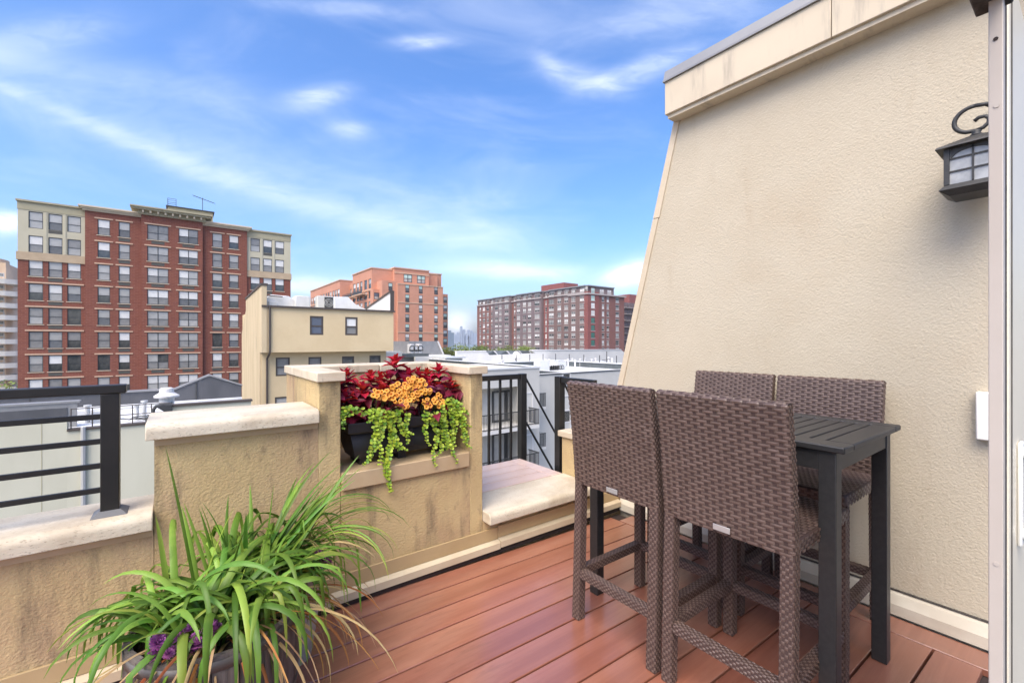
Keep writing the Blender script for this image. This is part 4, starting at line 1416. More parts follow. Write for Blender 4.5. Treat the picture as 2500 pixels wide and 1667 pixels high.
for pi_, (x0, x1, yp, cols, top) in enumerate(red_parts):
    wing = pi_ in (0, 4)
    zsplit = 11.65
    zones = [(GROUND, zsplit, MT['brick_red']), (zsplit, 12.65, MT['band_stone']), (12.65, top, MT['eifs_cream'])] if wing else [(GROUND, top, MT['brick_red'])]
    for za, zb, m_ in zones:
        holes = []
        for z in ROWS:
            for a, b in cols:
                if z >= za - .01 and z + HWIN <= zb + .15 and not (zb - za < 2): holes.append((a, b, z, z + HWIN))
        mb = MB(); yq = yp - (.12 if (zb - za) < 2 else 0)
        block(mb, 'y', yq, x0 - (.12 if zb - za < 2 else 0), x1 + (.12 if zb - za < 2 else 0), za + .001, zb, 15, holes, .26)
        mb.build('wall' if zb - za > 2 else 'stone_band', m_, red)
    for ri, z in enumerate(ROWS):
        for ci, (a, b) in enumerate(cols):
            dbl = (b - a) > 1.8
            gr_ = (1.0 if not dbl else .62, .42, AG) if (dbl or (wing and ci == 1) or (pi_ == 1 and ci == 1) or (pi_ == 3 and ci == 0)) else None
            lt_ = (.62, .17, LT) if not wing else None
            sl_ = (.22, .08, MT['cornice_cream']) if not (wing and ri < 2) else None
            u = RB.choice(UP); l = RB.choice(LO)
            if ri >= 4 and RB.random() < .35: u, l = RB.choice([(MT['pane_dark'], MT['pane_dark']), (MT['pane_grey'], MT['pane_dark']), (MT['pane_blind'], MT['pane_dark'])])
            window(red, 'y', yp, (a + b) / 2, z, b - a, HWIN, FD, 'double' if dbl else 'hung', None if dbl else (u, l), sl_, lt_, gr_, fr=.075)
    if wing:
        for z in ROWS[2:]:
            if z + HWIN + .2 < zsplit - 1.0:
                MB().box(cols[0][0] - .3, cols[2][1] + .3, yp - .09, yp - .002, z + HWIN + .06, z + HWIN + .24).build('lintel', LT, red)
        for i in (0, 1):
            xm = (cols[i][1] + cols[i + 1][0]) / 2
            MB().box(xm - .1, xm + .1, yp - .05, yp - .002, 12.7, 17.9).build('pilaster', MT['eifs_cream'], red)
        MB().box(x0 - .04, x1 + .04, yp - .05, yp - .002, 17.95, top).build('frieze', MT['eifs_khaki'], red)
        MB().box(x0 - .15, x1 + .15, yp - .25, yp + 2, top + .001, top + .22).build('cornice', MT['eifs_khaki'], red)
    elif pi_ in (1, 3):
        c_ = MB()
        for i, (p_, z0, z1) in enumerate(((.25, 0, .22), (.42, .22, .42), (.62, .42, .62))):
            c_.box(x0 - (p_ if pi_ == 1 else 0), x1 + (p_ if pi_ == 3 else 0), yp - p_, yp + 1.5, top + z0 + .001 - .15, top + z1 - .15)
        n_ = 22
        for i in range(n_):
            xx = x0 + (i + .5) * (x1 - x0) / n_
            c_.box(xx - .07, xx + .07, yp - .36, yp - .25, top - .04, top + .09)
        c_.build('cornice', MT['cornice_cream'], red)
    else:
        c_ = MB()
        for p_, z0, z1 in ((.35, 0, .55), (.95, .55, .80), (1.15, .80, .98)):
            c_.box(x0 - p_, x1 + p_, yp - p_, yp + 3, top + z0 - .06, top + z1 - .0605)
        co_ = c_.build('cornice', MT['eifs_khaki'], red)
        n_ = 9
        for i in range(n_):
            xx = x0 + .2 + i * (x1 - x0 - .4) / (n_ - 1)
            MB().box(xx - .11, xx + .11, yp - .80, yp - .352, top + .12, top + .488).build('bracket', MT['cornice_cream'], co_, bevel=.04)
MB().box(-1.5, 4.1, 83.6, 92, 19.0, 21.55).build('penthouse', MT['eifs_khaki'], red)
MB().box(-1.7, 4.3, 83.4, 92.2, 21.551, 21.7).build('roof_slab', MT['frame_dark'], red)
an = empty('roof_antenna', (2.82, 85, 21.7), 'thin television antenna on the roof of the red brick block', 'antenna')
MB().tube([(2.82, 85, 21.7), (2.82, 85, 24.0)], .045, 6).build('mast', FD, an)
ab = MB().tube([(1.6, 84.6, 24.05), (4.4, 85.6, 23.6)], .035, 6)
for i in range(9):
    t = i / 8
    c = Vector((1.6, 84.6, 24.05)).lerp(Vector((4.4, 85.6, 23.6)), t)
    ab.tube([c + Vector((-.15, -.55, 0)), c + Vector((.15, .55, 0))], .02, 4)
ab.build('boom', FD, an)
rr = MB()
for (x, y) in ((-1.5, 84), (-.5, 84), (-1.5, 85), (-.5, 85)): rr.tube([(x, y, 21.7), (x, y, 22.9)], .03, 5)
for z in (22.3, 22.88): rr.tube([(-1.5, 84, z), (-.5, 84, z), (-.5, 85, z), (-1.5, 85, z), (-1.5, 84, z)], .03, 5)
rr.build('hatch_rail', FD, label='small black hatch guard rail on top of the red brick block', cat='guard rail')

# ---- cream stucco house between (front faces the terrace)
cream = empty('stucco_house', (9.5, 36, GROUND), 'cream stucco house with overhanging top floor and brown downpipe, centre left', 'building')
SF = MT['stucco_far']; FB = MT['frame_brown']
z2 = zz(580, 620, 3.92)
YC = 36.0
XL, XR = 4.69, 14.45
def cwin(x0, x1, y0, y1, Y):
    a0, zt = on_y(*z2(x0, y0), Y); a1, _ = on_y(*z2(x1, y0), Y); zb = on_y(*z2((x0 + x1) / 2, y1), Y)[1]
    zt = on_y(*z2((x0 + x1) / 2, y0), Y)[1]
    return a0, a1, zb, zt
up_w = [cwin(692, 822, 594, 775, YC), cwin(1030, 1150, 604, 778, YC)]
YL = 36.75
lo_w = [cwin(365, 500, 990, 1167, YL), cwin(678, 803, 985, 1150, YL), cwin(1000, 1116, 978, 1145, YL), cwin(1262, 1370, 970, 1135, YL), cwin(357, 505, 1365, 1530, YL), cwin(678, 803, 1350, 1510, YL)]
mb = MB(); block(mb, 'y', YC, XL, XR, .62, 3.88, 12.5, up_w); mb.build('wall', SF, cream)
mb = MB(); block(mb, 'y', YL, XL + .05, XR - .35, GROUND, .60, 11.5, lo_w); mb.build('wall', SF, cream)
for a0, a1, zb, zt in up_w[:1]: window(cream, 'y', YC, (a0 + a1) / 2, zb, a1 - a0, zt - zb, FB, 'hung', (MT['pane_blue'], MT['pane_blue']), fr=.13, rec=.02)
for a0, a1, zb, zt in up_w[1:]: window(cream, 'y', YC, (a0 + a1) / 2, zb, a1 - a0, zt - zb, FB, 'hung', (MT['pane_blind'], MT['pane_grey']), fr=.14, rec=.02)
for i, (a0, a1, zb, zt) in enumerate(lo_w):
    window(cream, 'y', YL, (a0 + a1) / 2, zb, a1 - a0, zt - zb, FB, 'hung', [(MT['pane_grey'], MT['pane_grey']), (MT['pane_grey'], MT['pane_screen']), (MT['pane_dark'], MT['pane_screen']), (MT['pane_dark'], MT['pane_dark']), (MT['pane_pale'], MT['pane_blind']), (MT['pane_grey'], MT['pane_screen'])][i], fr=.11, rec=.02)
# gutter, side parapets, flank wall
MB().box(XL - .05, XR + .1, YC - .16, YC + .02, 3.882, 4.02).build('gutter', FB, cream)
MB().box(XL + .4, XR - .4, YC + .4, YC + 12, 3.70, 3.885).build('roof_deck', MT['eifs_cream'], cream)
zf = on_x(640, 702, XL)[1]
MB().prism([(YC - .05, .62), (YC - .05, 5.42), (YC + 9.4, 5.1), (YC + 9.4, 4.15), (YC + 12.6, 2.2), (YC + 12.6, GROUND), (YC + .8, GROUND), (YC + .8, .62)], 'x', XL - .05, XL + .28).build('flank_wall', MT['stucco_far_streaked'], cream)
MB().prism([(YC - .1, 5.425), (YC + 9.45, 5.105), (YC + 9.45, 5.26), (YC - .1, 5.58)], 'x', XL - .12, XL + .34).build('coping', FB, cream)
MB().prism([(YC - .02, 3.9), (YC - .02, 5.52), (YC + 9.0, 3.95)], 'x', XR - .28, XR - .02).build('side_parapet', MT['frame_white'], cream)
MB().prism([(YC - .08, 5.525), (YC + 9.0, 3.955), (YC + 9.0, 4.10), (YC - .08, 5.70)], 'x', XR - .34, XR + .04).build('coping', FB, cream)
MB().box(XR - .3, XR + .02, YC - .1, YC - .021, 3.9, 5.55).build('post', FB, cream)
xd = on_y(*z2(308, 700), YC - .12)[0]; xd2 = on_y(*z2(282, 1200), YL - .1)[0]
MB().tube([(xd, YC - .09, 3.9), (xd, YC - .09, .75), (xd, YC - .05, .55), (xd2, YL - .12, .15), (xd2, YL - .1, -6)], .075, 8).build('downpipe', FB, cream)
# things on its roof
MT['membrane'] = mat('membrane', (.70, .70, .69), .7, (.58, .58, .57), .5, bump=.3, bscale=2, bdist=.1)
MT['duct'] = mat('duct', (.62, .62, .60), .5, (.55, .55, .53), 1.0)
MT['ac_case'] = mat('ac_case', (.60, .58, .53), .55, (.54, .52, .47), 1.5)
acx0, acz0 = on_y(*z2(765, 498), 37.5); acx1, acz1 = on_y(*z2(920, 402), 37.5)
ac = empty('air_conditioner', ((acx0 + acx1) / 2, 37.9, 3.89), 'beige air conditioner with round fan grille on the cream house roof', 'air conditioner')
MB().box(acx0, acx1, 37.5, 38.3, 4.0, acz1 - .05).build('case', MT['ac_case'], ac, bevel=.04)
xa = acx0 + (acx1 - acx0) * .42
gp = MB().box(xa, acx1 - .05, 37.46, 37.495, 4.08, acz1 - .12).build('grille', FD, ac)
cxx, czz = (xa + acx1 - .05) / 2, (4.08 + acz1 - .12) / 2
fg = MB()
for r_ in (.12, .22, .32):
    fg.tube([(cxx + r_ * math.cos(t * .2618), 37.445, czz + r_ * math.sin(t * .2618)) for t in range(25)], .012, 4, cap=False)
fg.build('fan_ring', MT['duct'], gp)
MB().box(acx0 + .1, acx1 - .1, 37.6, 38.2, 3.889, 3.999).build('foot', FD, ac)
bx0, bz0 = on_y(*z2(555, 492), 38); bx1, bz1 = on_y(*z2(694, 405), 38)
MB().box(bx0, bx1, 38.0, 39.4, 3.9, bz1).build('roof_box', MT['duct'], bevel=.05, label='plain white box housing beside the air conditioner on the cream house roof', cat='roof box')
mx0, _ = on_y(*z2(245, 480), 38.5); mx1, mzt = on_y(*z2(545, 410), 38.5)
du = empty('roof_duct', ((mx0 + mx1) / 2, 38.8, 3.89), 'white wrapped duct hump at the left end of the cream house roof', 'duct')
MB().prism([(mx0, 3.89), (mx0 + .05, 4.55), (mx0 + .5, 5.05), (mx0 + 1.6, 5.0), (mx1 - .4, mzt + .02), (mx1, mzt - .25), (mx1, 3.89)], 'y', 38.5, 39.8).build('hood', MT['membrane'], du, bevel=.06)
MB().box(mx0 + .35, mx0 + .9, 38.2, 38.49, 3.89, 4.5).build('box', MT['duct'], du, bevel=.03)
MB().tube([(mx0 + .1, 38.3, 4.95), (mx0 + 1.3, 38.3, 4.9)], .05, 6).build('pipe', FB, du)
nx0, nz0 = on_y(*z2(930, 480), 39); nx1, nz1 = on_y(*z2(1130, 470), 39)
MB().prism([(nx0, 3.89), (nx0, nz1 + .45), (nx0 + 1.1, nz1 + .5), (nx1, nz1 - .1), (nx1 + 1.6, 3.95), (nx1 + 1.6, 3.89)], 'y', 39, 40.5).build('roof_cover', MT['membrane'], bevel=.06, label='low white membrane covered hump right of the air conditioner', cat='roof cover')

# ---- low cream building at the left with white roof behind the railing
z4 = zz(0, 900, 3.484); z5b = zz(0, 940, 5.88); z6 = zz(380, 900, 5.88)
MT['wall_ivory'] = mat('wall_ivory', (.60, .57, .43), .85, (.55, .52, .385), .35, (1, 1, .4), spec=.2, stain=[((.40, .33, .19), .8, (1.5, 1.5, .35), .68, .82, .6)])
MT['slate'] = mat('slate', (.095, .095, .10), .7, (.065, .066, .07), .5, (1, 1, .3), stain=[((.15, .15, .155), 1.2, (1, 1, .2), .6, .85, .5)])
low = empty('low_building', (-8, 26, GROUND), 'low ivory building with white roof and slate parapets behind the left railing', 'building')
YA = 26.0
xs1 = on_y(*z4(570, 500), YA)[0]; xs2 = on_y(*z6(238, 500), YA)[0]; xe = on_y(*z6(1372, 430), YA)[0]
MB().box(-40, xs1, YA, YA + .35, GROUND, -1.80).build('wall', MT['wall_ivory'], low)
MB().box(xs1 + .001, xs2, YA, YA + .35, GROUND, -2.34).build('wall', MT['wall_ivory'], low)
MB().box(xs2 + .001, xe, YA, YA + .35, GROUND, -1.62).build('wall', MT['wall_ivory'], low)
MB().box(xs1, xs2, YA - .06, YA + .4, -2.339, -2.26).build('roof_edge', FB, low)
MB().box(xs2 - .06, xe + .05, YA - .07, YA + .42, -1.619, -1.53).build('roof_edge', FB, low)
MB().box(xs2 - .08, xs2, YA - .03, YA + 2.5, -2.34, -1.535).build('roof_edge', FD, low)
MB().box(-40, xe, YA + .36, 33.1, -2.6, -2.345).build('roof', MT['membrane'], low)
MB().box(xs2 + .01, xe, YA + .43, 32.7, -2.34, -2.21).build('roof', MT['membrane'], low)
for i in range(3):
    xj = on_y(*z4(355, 800), YA)[0] - i * 9 + (0 if i == 0 else -2)
    MB().box(xj - .012, xj + .012, YA - .006, YA - .001, GROUND, -1.8).build('joint', MT['eifs_khaki'], low)
# slate back parapet with gable
xg0 = on_y(*z6(265, 300), 33)[0]; xg1 = on_y(*z6(770, 95), 33)[0]; xg2 = on_y(*z6(1232, 240), 33)[0]
MB().prism([(-45, -2.2), (xg0, -2.2), (xg2, -2.2), (xg2, -1.42), (xg1, -.70), (xg0, -1.46), (-45, -1.49)], 'y', 33, 33.5).build('parapet', MT['slate'], low)
MB().prism([(-45, -1.485), (xg0, -1.455), (xg1, -.695), (xg2 + .05, -1.415), (xg2 + .05, -1.345), (xg1, -.605), (xg0, -1.375), (-45, -1.41)], 'y', 32.93, 33.55).build('coping', MT['zinc'], low)
MB().box(xg1 - .68, xg1 - .62, 32.95, 32.999, -2.2, -1.1).build('batten', MT['frame_dark'], low)
for i in range(4):
    xj = on_y(*z4(255, 300), 33)[0] - 3.5 * (i - 1)
    if i: MB().box(xj - .02, xj + .02, 32.97, 32.999, -2.2, -1.5).build('batten', MT['frame_dark'], low)
MB().box(-45, xg2, 32.75, 32.999, -2.32, -2.12).build('upstand', MT['membrane'], low)
# grey bulkhead on the left part
xb1 = on_y(*z5b(1100, 400), 27.2)[0]; xb2 = on_y(*z5b(968, 400), 27.2)[0]
bk = empty('roof_bulkhead', (-14, 28, -1.8), 'long low grey metal bulkhead with a dark recess on the left roof', 'bulkhead')
MB().box(-40, xb1, 27.2, 27.35, -2.34, -1.28).build('front', MT['zinc'], bk)
MB().box(-40, xb1 + .1, 27.15, 27.7, -1.279, -1.20).build('cover', MT['zinc'], bk)
MB().box(-40, xb2, 27.16, 27.199, -1.85, -1.48).build('recess', MT['slate'], bk)
q_ = [on_y(*z4(x, y), 25.9) for x, y in ((1460, 303), (1380, 306), (1330, 318), (1306, 345), (1300, 385), (1285, 425), (1240, 448))]
MB().tube([(a, 25.9, b) for a, b in q_], .07, 8).build('roof_conduit', FD, label='black curved conduit hanging at the step of the ivory building wall', cat='conduit')
hd = [on_y(*z4(x, y), 25.7) for x, y in ((1318, 318), (1462, 305), (1462, 368), (1400, 366))]
MB().prism([(a, b) for a, b in hd], 'y', 25.62, 25.72).build('dark_panel', FD, low)
# mushroom vent, pipes, railing, cables, drain pipe
vx, vz = on_y(*z4(1418, 285), 27.5)
mv = empty('mushroom_vent', (vx, 27.5, -1.7), 'white mushroom roof vent beside the slate gable', 'roof vent')
MB().lathe([(.30, -1.66), (.30, -1.30), (.34, -1.28)], vx, 27.5, 20).build('base', MT['duct'], mv)
MB().lathe([(.50, -1.30), (.51, -1.22), (.30, -1.08), (.27, -.88), (.2, -.84)], vx, 27.5, 20).build('cap', MT['frame_white'], mv, smooth=False)
for i, (xz, yz_, hh) in enumerate(((745, 380, .75), (925, 370, .9), (1162, 440, .65), (1222, 440, .75))):
    x_, z_ = on_y(*z4(xz, yz_), 28.2)
    MB().lathe([(.09, -2.345), (.09, -2.345 + hh), (.14, -2.345 + hh), (.14, -2.27 + hh)], x_, 28.2 + .4 * (i % 2), 12).build('vent_pipe', MT['duct'], label=['thick bent vent pipe on the white roof left of the black post', 'slim vent pipe with bracket on the white roof just left of the black post', 'left one of the two short vent pipes right of the black post', 'right one of the two short vent pipes right of the black post'][i], cat='pipe', group='vent pipes on the low white roof')
rg_ = empty('roof_guard_rail', (-2, 26.5, -2.3), 'thin grey guard rail along the edge of the low white roof', 'guard rail')
xr0, xr1 = xs1 + .1, xs2 - .1
n_ = 6
for i in range(n_):
    x_ = xr0 + (xr1 - xr0) * i / (n_ - 1)
    MB().tube([(x_, 26.15, -2.26), (x_, 26.15, -1.42)], .022, 6).build('post', FB, rg_)
for z in (-1.44, -1.85):
    MB().tube([(xr0, 26.15, z), (xr1, 26.15, z)], .02, 6).build('rail', FB, rg_)
cb_ = MB()
for i in range(9):
    x_ = xs1 + .8 + RB.uniform(0, 2.6); pts = []
    for k_ in range(9):
        pts.append((x_ + k_ * .32 + RB.uniform(-.1, .1), 26.8 + RB.uniform(-.5, .5) + .1 * i, -2.25 + RB.uniform(0, .12)))
    cb_.tube(pts, .025, 5)
cb_.build('roof_cables', FD, label='tangle of black cables lying on the white roof left of the black post', cat='cables', kind='stuff')
for i, (xx, yy, w_, h_) in enumerate(((-5.6, 27.6, .8, .5), (-4.3, 29.4, 1.2, .45), (-3.3, 27.9, .55, .55))):
    MB().box(xx, xx + w_, yy, yy + .6, -2.344, -2.344 + h_).build('roof_unit', MT['duct'], bevel=.03, label=['small white equipment box nearest the cables on the low roof', 'wide flat white equipment box near the slate parapet', 'square white equipment box beside the slim vent pipe'][i], cat='roof unit', group='equipment on the low white roof')
xp = on_y(*z4(708, 800), YA - .1)[0]
dp_ = MB().tube([(xp, YA - .08, -2.2), (xp, YA - .08, -13)], .085, 8)
for z in (-4.0, -6.4, -8.8): dp_.box(xp - .14, xp + .14, YA - .10, YA - .001, z, z + .06)
dp_.build('drain_pipe', mat('pipe_grey', (.42, .41, .38), .5), low)


# ---- orange brick building
zO = zz(740, 640, 6.03)
org = empty('brick_tower', (80, 128, GROUND), 'orange brick tower with stacked sash windows and a long terraced wing behind', 'building')
BO = MT['brick_orange']
YT, YW = 126.0, 132.0
YB = 130.5
xt0 = on_y(*zO(1395, 600), YT)[0]; xt1 = on_y(*zO(2060, 600), YT)[0]
ztop = on_y(*zO(1500, 318), YT)[1]
FLO = (on_y(*zO(1535, 475), YT)[1] - on_y(*zO(1535, 1055), YT)[1]) / 4
tcols = [on_y(*zO(a, 600), YT)[0] for a in (1505, 1566, 1704, 1761, 1930, 1986)]
tcols = [(tcols[i], tcols[i + 1]) for i in (0, 2, 4)]
ztw = on_y(*zO(1535, 330), YT)[1]; hw_ = ztw - on_y(*zO(1535, 425), YT)[1]
rows_ = [ztw - hw_ - FLO * i for i in range(10)]
holes = [(a, b, z, z + hw_) for a, b in tcols for z in rows_]
mb = MB(); block(mb, 'y', YT, xt0, xt1, GROUND, ztop, 30, holes, .25); mb.build('wall', BO, org)
TU = [(MT['pane_blind'], MT['pane_grey']), (MT['pane_mint'], MT['pane_screen']), (MT['pane_pale'], MT['pane_dark']), (MT['pane_mint'], MT['pane_dark']), (MT['pane_blind'], MT['pane_screen'])]
for a, b in tcols:
    for z in rows_:
        window(org, 'y', YT, (a + b) / 2, z, b - a, hw_, FD, 'hung', RB.choice(TU), None, None, (1.0, .45, FD), fr=.11, rec=.1)
for z in (ztop, rows_[2] + hw_ + .6, rows_[5] + hw_ + .6):
    MB().box(xt0 - .1, xt1 + .1, YT - .12, YT - .002, z - .25, z).build('string_course', MT['lintel_stone'], org)
# bay on the right flank, further back
yb_ = 140.0
xs_0 = xt1; xs_1 = on_y(*zO(2130, 700), yb_)[0]; zs_ = on_y(*zO(2095, 470), yb_)[1]
bc = on_y(*zO(2066, 600), yb_)[0], on_y(*zO(2122, 600), yb_)[0]
zb0 = on_y(*zO(2095, 510), yb_)[1]; hb = zb0 - on_y(*zO(2095, 600), yb_)[1]
holes = [(bc[0], bc[1], zb0 - hb - FLO * i, zb0 - FLO * i) for i in range(9)]
mb = MB(); block(mb, 'y', yb_, xt1 - 2, xs_1, GROUND, zs_, 18, holes, .25); mb.build('wall', BO, org)
for i in range(9): window(org, 'y', yb_, sum(bc) / 2, zb0 - hb - FLO * i, bc[1] - bc[0], hb, FD, 'hung', RB.choice(TU), None, None, None, fr=.11, rec=.1)
# chamfered bay left of the tower, with a terrace on top
xm0 = on_y(*zO(1165, 400), YT + 1.2)[0]
zm = on_y(*zO(1280, 275), YT + 1.2)[1]
mcol = on_y(*zO(1256, 400), YT + 1.2)[0], on_y(*zO(1318, 400), YT + 1.2)[0]
zmw = on_y(*zO(1286, 305), YT + 1.2)[1]
holes = [(mcol[0], mcol[1], zmw - hw_ - FLO * i, zmw - FLO * i) for i in range(9)]
mb = MB(); block(mb, 'y', YT + 1.2, xm0, xt0 - .01, GROUND, zm, 20, holes, .25); mb.build('wall', BO, org)
for i in range(9): window(org, 'y', YT + 1.2, sum(mcol) / 2, zmw - hw_ - FLO * i, mcol[1] - mcol[0], hw_, FD, 'hung', RB.choice(TU), None, None, (1.0, .4, FD), fr=.11, rec=.1)
# top storeys set back
xu0 = on_y(*zO(1345, 200), YB)[0]; xu1 = on_y(*zO(1852, 200), YB)[0]; xu2 = on_y(*zO(2035, 250), YB + 3)[0]
zu = on_y(*zO(1400, 92), YB)[1]; zu2 = on_y(*zO(1950, 178), YB + 3)[1]
ucols = [(on_y(*zO(a, 250), YB)[0], on_y(*zO(b, 250), YB)[0]) for a, b in ((1480, 1605), (1678, 1800))]
zu_t = on_y(*zO(1540, 178), YB)[1]; zu_b = on_y(*zO(1540, 298), YB)[1]
mb = MB(); block(mb, 'y', YB, xu0, xu1, ztop - 3, zu, 20, [(a, b, zu_b, zu_t) for a, b in ucols], .25); mb.build('upper_wall', MT['brick_orange'], org)
for a, b in ucols:
    w_ = window(org, 'y', YB, (a + b) / 2, zu_b, b - a, zu_t - zu_b, FD, 'double', (MT['pane_mint'], MT['pane_pale']), None, None, None, fr=.2, rec=.05)
MB().box(xu0 - .2, xu1 + .2, YB - .25, YB + 20, zu + .001, zu + .35).build('coping', MT['lintel_stone'], org)
MB().box(xu0 - .1, xu1 + .1, YB - .14, YB - .002, zu - 1.5, zu - 1.15).build('string_course', MT['lintel_stone'], org)
MB().box(xu1 + .001, xu2, YB + 3, YB + 20, ztop - 3, zu2).build('upper_wall', BO, org)
MB().box(xu1 + .001, xu2 + .2, YB + 2.8, YB + 20, zu2 + .001, zu2 + .3).build('coping', MT['lintel_stone'], org)
tr_ = MB()
xg = on_y(*zO(1865, 260), YB + 2.6)[0]
for i in range(4):
    for z in (0, 1.2, 2.4): pass
    tr_.tube([(xg + i * .55, YB + 2.7, ztop), (xg + i * .55, YB + 2.7, ztop + 3.2)], .07, 4)
for z in (.2, 1.3, 2.4, 3.2): tr_.tube([(xg, YB + 2.7, ztop + z), (xg + 1.65, YB + 2.7, ztop + z)], .06, 4)
tr_.tube([(xg + 1.2, YB + 2.5, ztop + 2), (xg + 1.2, YB + 2.5, ztop + 5)], .08, 4)
tr_.build('trellis', FD, org)
# long wing: its side faces the terrace's street
XW = on_y(907.5, 655, YW)[0]
zw = on_y(907.5, 655, YW)[1]
yw1 = on_x(758, 720, XW)[0]
ya_ = on_x(861, 680, XW)[0]; yb2 = on_x(830, 690, XW)[0]
FW = 3.05
def wcols(xs, y, X):
    r = []
    for a, b in xs:
        p, q = on_x(*zO(a, y), X)[0], on_x(*zO(b, y), X)[0]
        r.append((min(p, q), max(p, q)))
    return r
segs = [('near', YW, ya_, 0.0, [(736, 772), (786, 822), (838, 872), (900, 940), (962, 1000)]),
        ('terrace', ya_ + .01, yb2, 3.5, [(642, 664), (676, 715)]),
        ('far', yb2 + .01, yw1, 0.0, [(252, 275), (290, 316), (330, 350), (362, 384), (392, 416), (432, 456), (466, 494), (504, 536), (150, 178), (120, 140)])]
for nm, y0_, y1_, rec_, cols in segs:
    X = XW + rec_
    cs = wcols(cols, 300, X)
    rws = [zw - 5.9 - FW * i for i in range(9)]
    holes = [(max(a, y0_ + .1), min(b, y1_ - .1), z, z + (2.9 if k_ == 0 else 2.2)) for a, b in cs for k_, z in enumerate(rws)]
    holes = [h_ for h_ in holes if h_[1] - h_[0] > .4]
    mb = MB(); block(mb, 'x', X, y0_, y1_, GROUND, zw - (1.2 if rec_ else 0), 22, holes, .3); mb.build('wall', BO, org)
    for a, b, z, zt in holes:
        window(org, 'x', X, (a + b) / 2, z, b - a, zt - z, FD, 'hung', RB.choice([(MT['pane_dark'], MT['pane_dark']), (MT['pane_pale'], MT['pane_dark']), (MT['pane_blind'], MT['pane_screen'])]), None, None, None, fr=.14, rec=.12)
    if not rec_:
        MB().box(X - .15, X - .002, y0_, y1_, rws[0] - .65, rws[0] - .3).build('string_course', MT['lintel_stone'], org)
        MB().box(X - .25, X + 22, y0_ - .15, y1_ + .1, zw + .001, zw + .35).build('coping', MT['lintel_stone'], org)
# front return of the wing, with terrace door
xf1 = on_y(*zO(1335, 150), YW)[0]
dcol = on_y(*zO(1150, 230), YW)[0], on_y(*zO(1265, 230), YW)[0]
d2 = on_y(*zO(1345, 230), YW)[0], on_y(*zO(1390, 230), YW)[0]
zd0, zd1 = on_y(*zO(1200, 262), YW)[1], on_y(*zO(1200, 182), YW)[1]
mb = MB(); block(mb, 'y', YW - .01, XW + .34, d2[1] + 1.2, GROUND, zw - .02, 18, [(dcol[0], dcol[1], zd0, zd1), (d2[0], d2[1], zd0, zd1)], .3); mb.build('wall', BO, org)
window(org, 'y', YW, sum(dcol) / 2, zd0, dcol[1] - dcol[0], zd1 - zd0, FD, 'double', (MT['pane_blind'], MT['pane_blind']), fr=.15, rec=.08)
window(org, 'y', YW, sum(d2) / 2, zd0, d2[1] - d2[0], zd1 - zd0, FD, 'fixed', (MT['pane_dark'],), fr=.15, rec=.08)
# balconies on the wing
for (xa, xb, yy) in ((795, 945, 462), (650, 775, 512)):
    ya0, zz0 = on_x(*zO(xb, yy), XW - .1); ya1, _ = on_x(*zO(xa, yy), XW - .1)
    b_ = MB().box(XW - 1.8, XW - .002, ya0, ya1, zz0 - .3, zz0).build('balcony', MT['lintel_stone'], org)
    rl_ = MB()
    n_ = 10
    for i in range(n_ + 1):
        y_ = ya0 + (ya1 - ya0) * i / n_
        rl_.box(XW - 1.78, XW - 1.72, y_ - .05, y_ + .05, zz0, zz0 + 1.15)
    rl_.box(XW - 1.8, XW - 1.7, ya0, ya1, zz0 + 1.1, zz0 + 1.22); rl_.box(XW - 1.76, XW - 1.73, ya0, ya1, zz0 + .1, zz0 + .8)
    rl_.build('railing', FD, b_)
# bow window in front of the wing corner
xb0, xb1 = on_y(*zO(1030, 480), YW - 2.5)[0], on_y(*zO(1168, 480), YW - 2.5)[0]
zb_t = on_y(*zO(1100, 400), YW - 2.5)[1]; zb_w = on_y(*zO(1100, 450), YW - 2.5)[1]
mb = MB(); block(mb, 'y', YW - 2.5, xb0, xb1 + 1.0, GROUND, zb_t, 2.4, [(xb0 + .3, xb1, zb_w - 2.0 - FW * i, zb_w - FW * i) for i in range(4)], .2); mb.build('bay_wall', BO, org)
for i in range(4): window(org, 'y', YW - 2.5, (xb0 + .3 + xb1) / 2, zb_w - 2.0 - FW * i, xb1 - xb0 - .3, 2.0, FD, 'double', (MT['pane_blue'], MT['pane_pale']), fr=.15, rec=.06)

# ---- big maroon brick complex, far right
zD1 = zz(1150, 680, 8.71); zD2 = zz(1330, 680, 8.71)
mar = empty('apartment_complex', (150, 150, GROUND), 'long maroon and grey brick apartment complex with white framed windows, far right', 'building')
XM, YM = 147.0, 138.7
FM = 3.37
def my(zf_, x, y=800): return on_x(*zf_(x, y), XM)[0]
ztm = on_x(*zD2(330, 215), XM)[1]
row0 = on_x(*zD2(330, 380), XM)[1]
HM = 2.25
rowsM = [row0 - FM * i for i in range(9)]
# facade sections, (zoom fn, x from, x to, material, offset, columns)
secs = [
    (zD1, 130, 480, 'brick_maroon', 0, [(178, 212), (248, 297), (333, 378), (425, 478)]),
    (zD1, 480, 842, 'brick_grey', -.8, [(533, 592), (618, 672), (735, 820)]),
    (zD1, 842, 985, 'brick_maroon', .8, [(888, 918)]),
    (zD1, 985, 1522, 'brick_grey', -.8, [(998, 1066), (1128, 1192), (1233, 1302), (1376, 1480)]),
    (zD1, 1522, 1672, 'brick_scarlet', .8, [(1550, 1586)]),
    (zD2, 104, 928, 'brick_brown', -.8, [(112, 216), (292, 372), (438, 522), (588, 676), (768, 922)]),
]
WP = [MT['pane_blind']] * 2 + [MT['pane_pale']] * 3 + [MT['pane_grey']] * 3 + [MT['pane_dark']] * 3
MT['frame_stone'] = mat('frame_stone', (.40, .345, .31), .6)
FWH = MT['frame_stone']
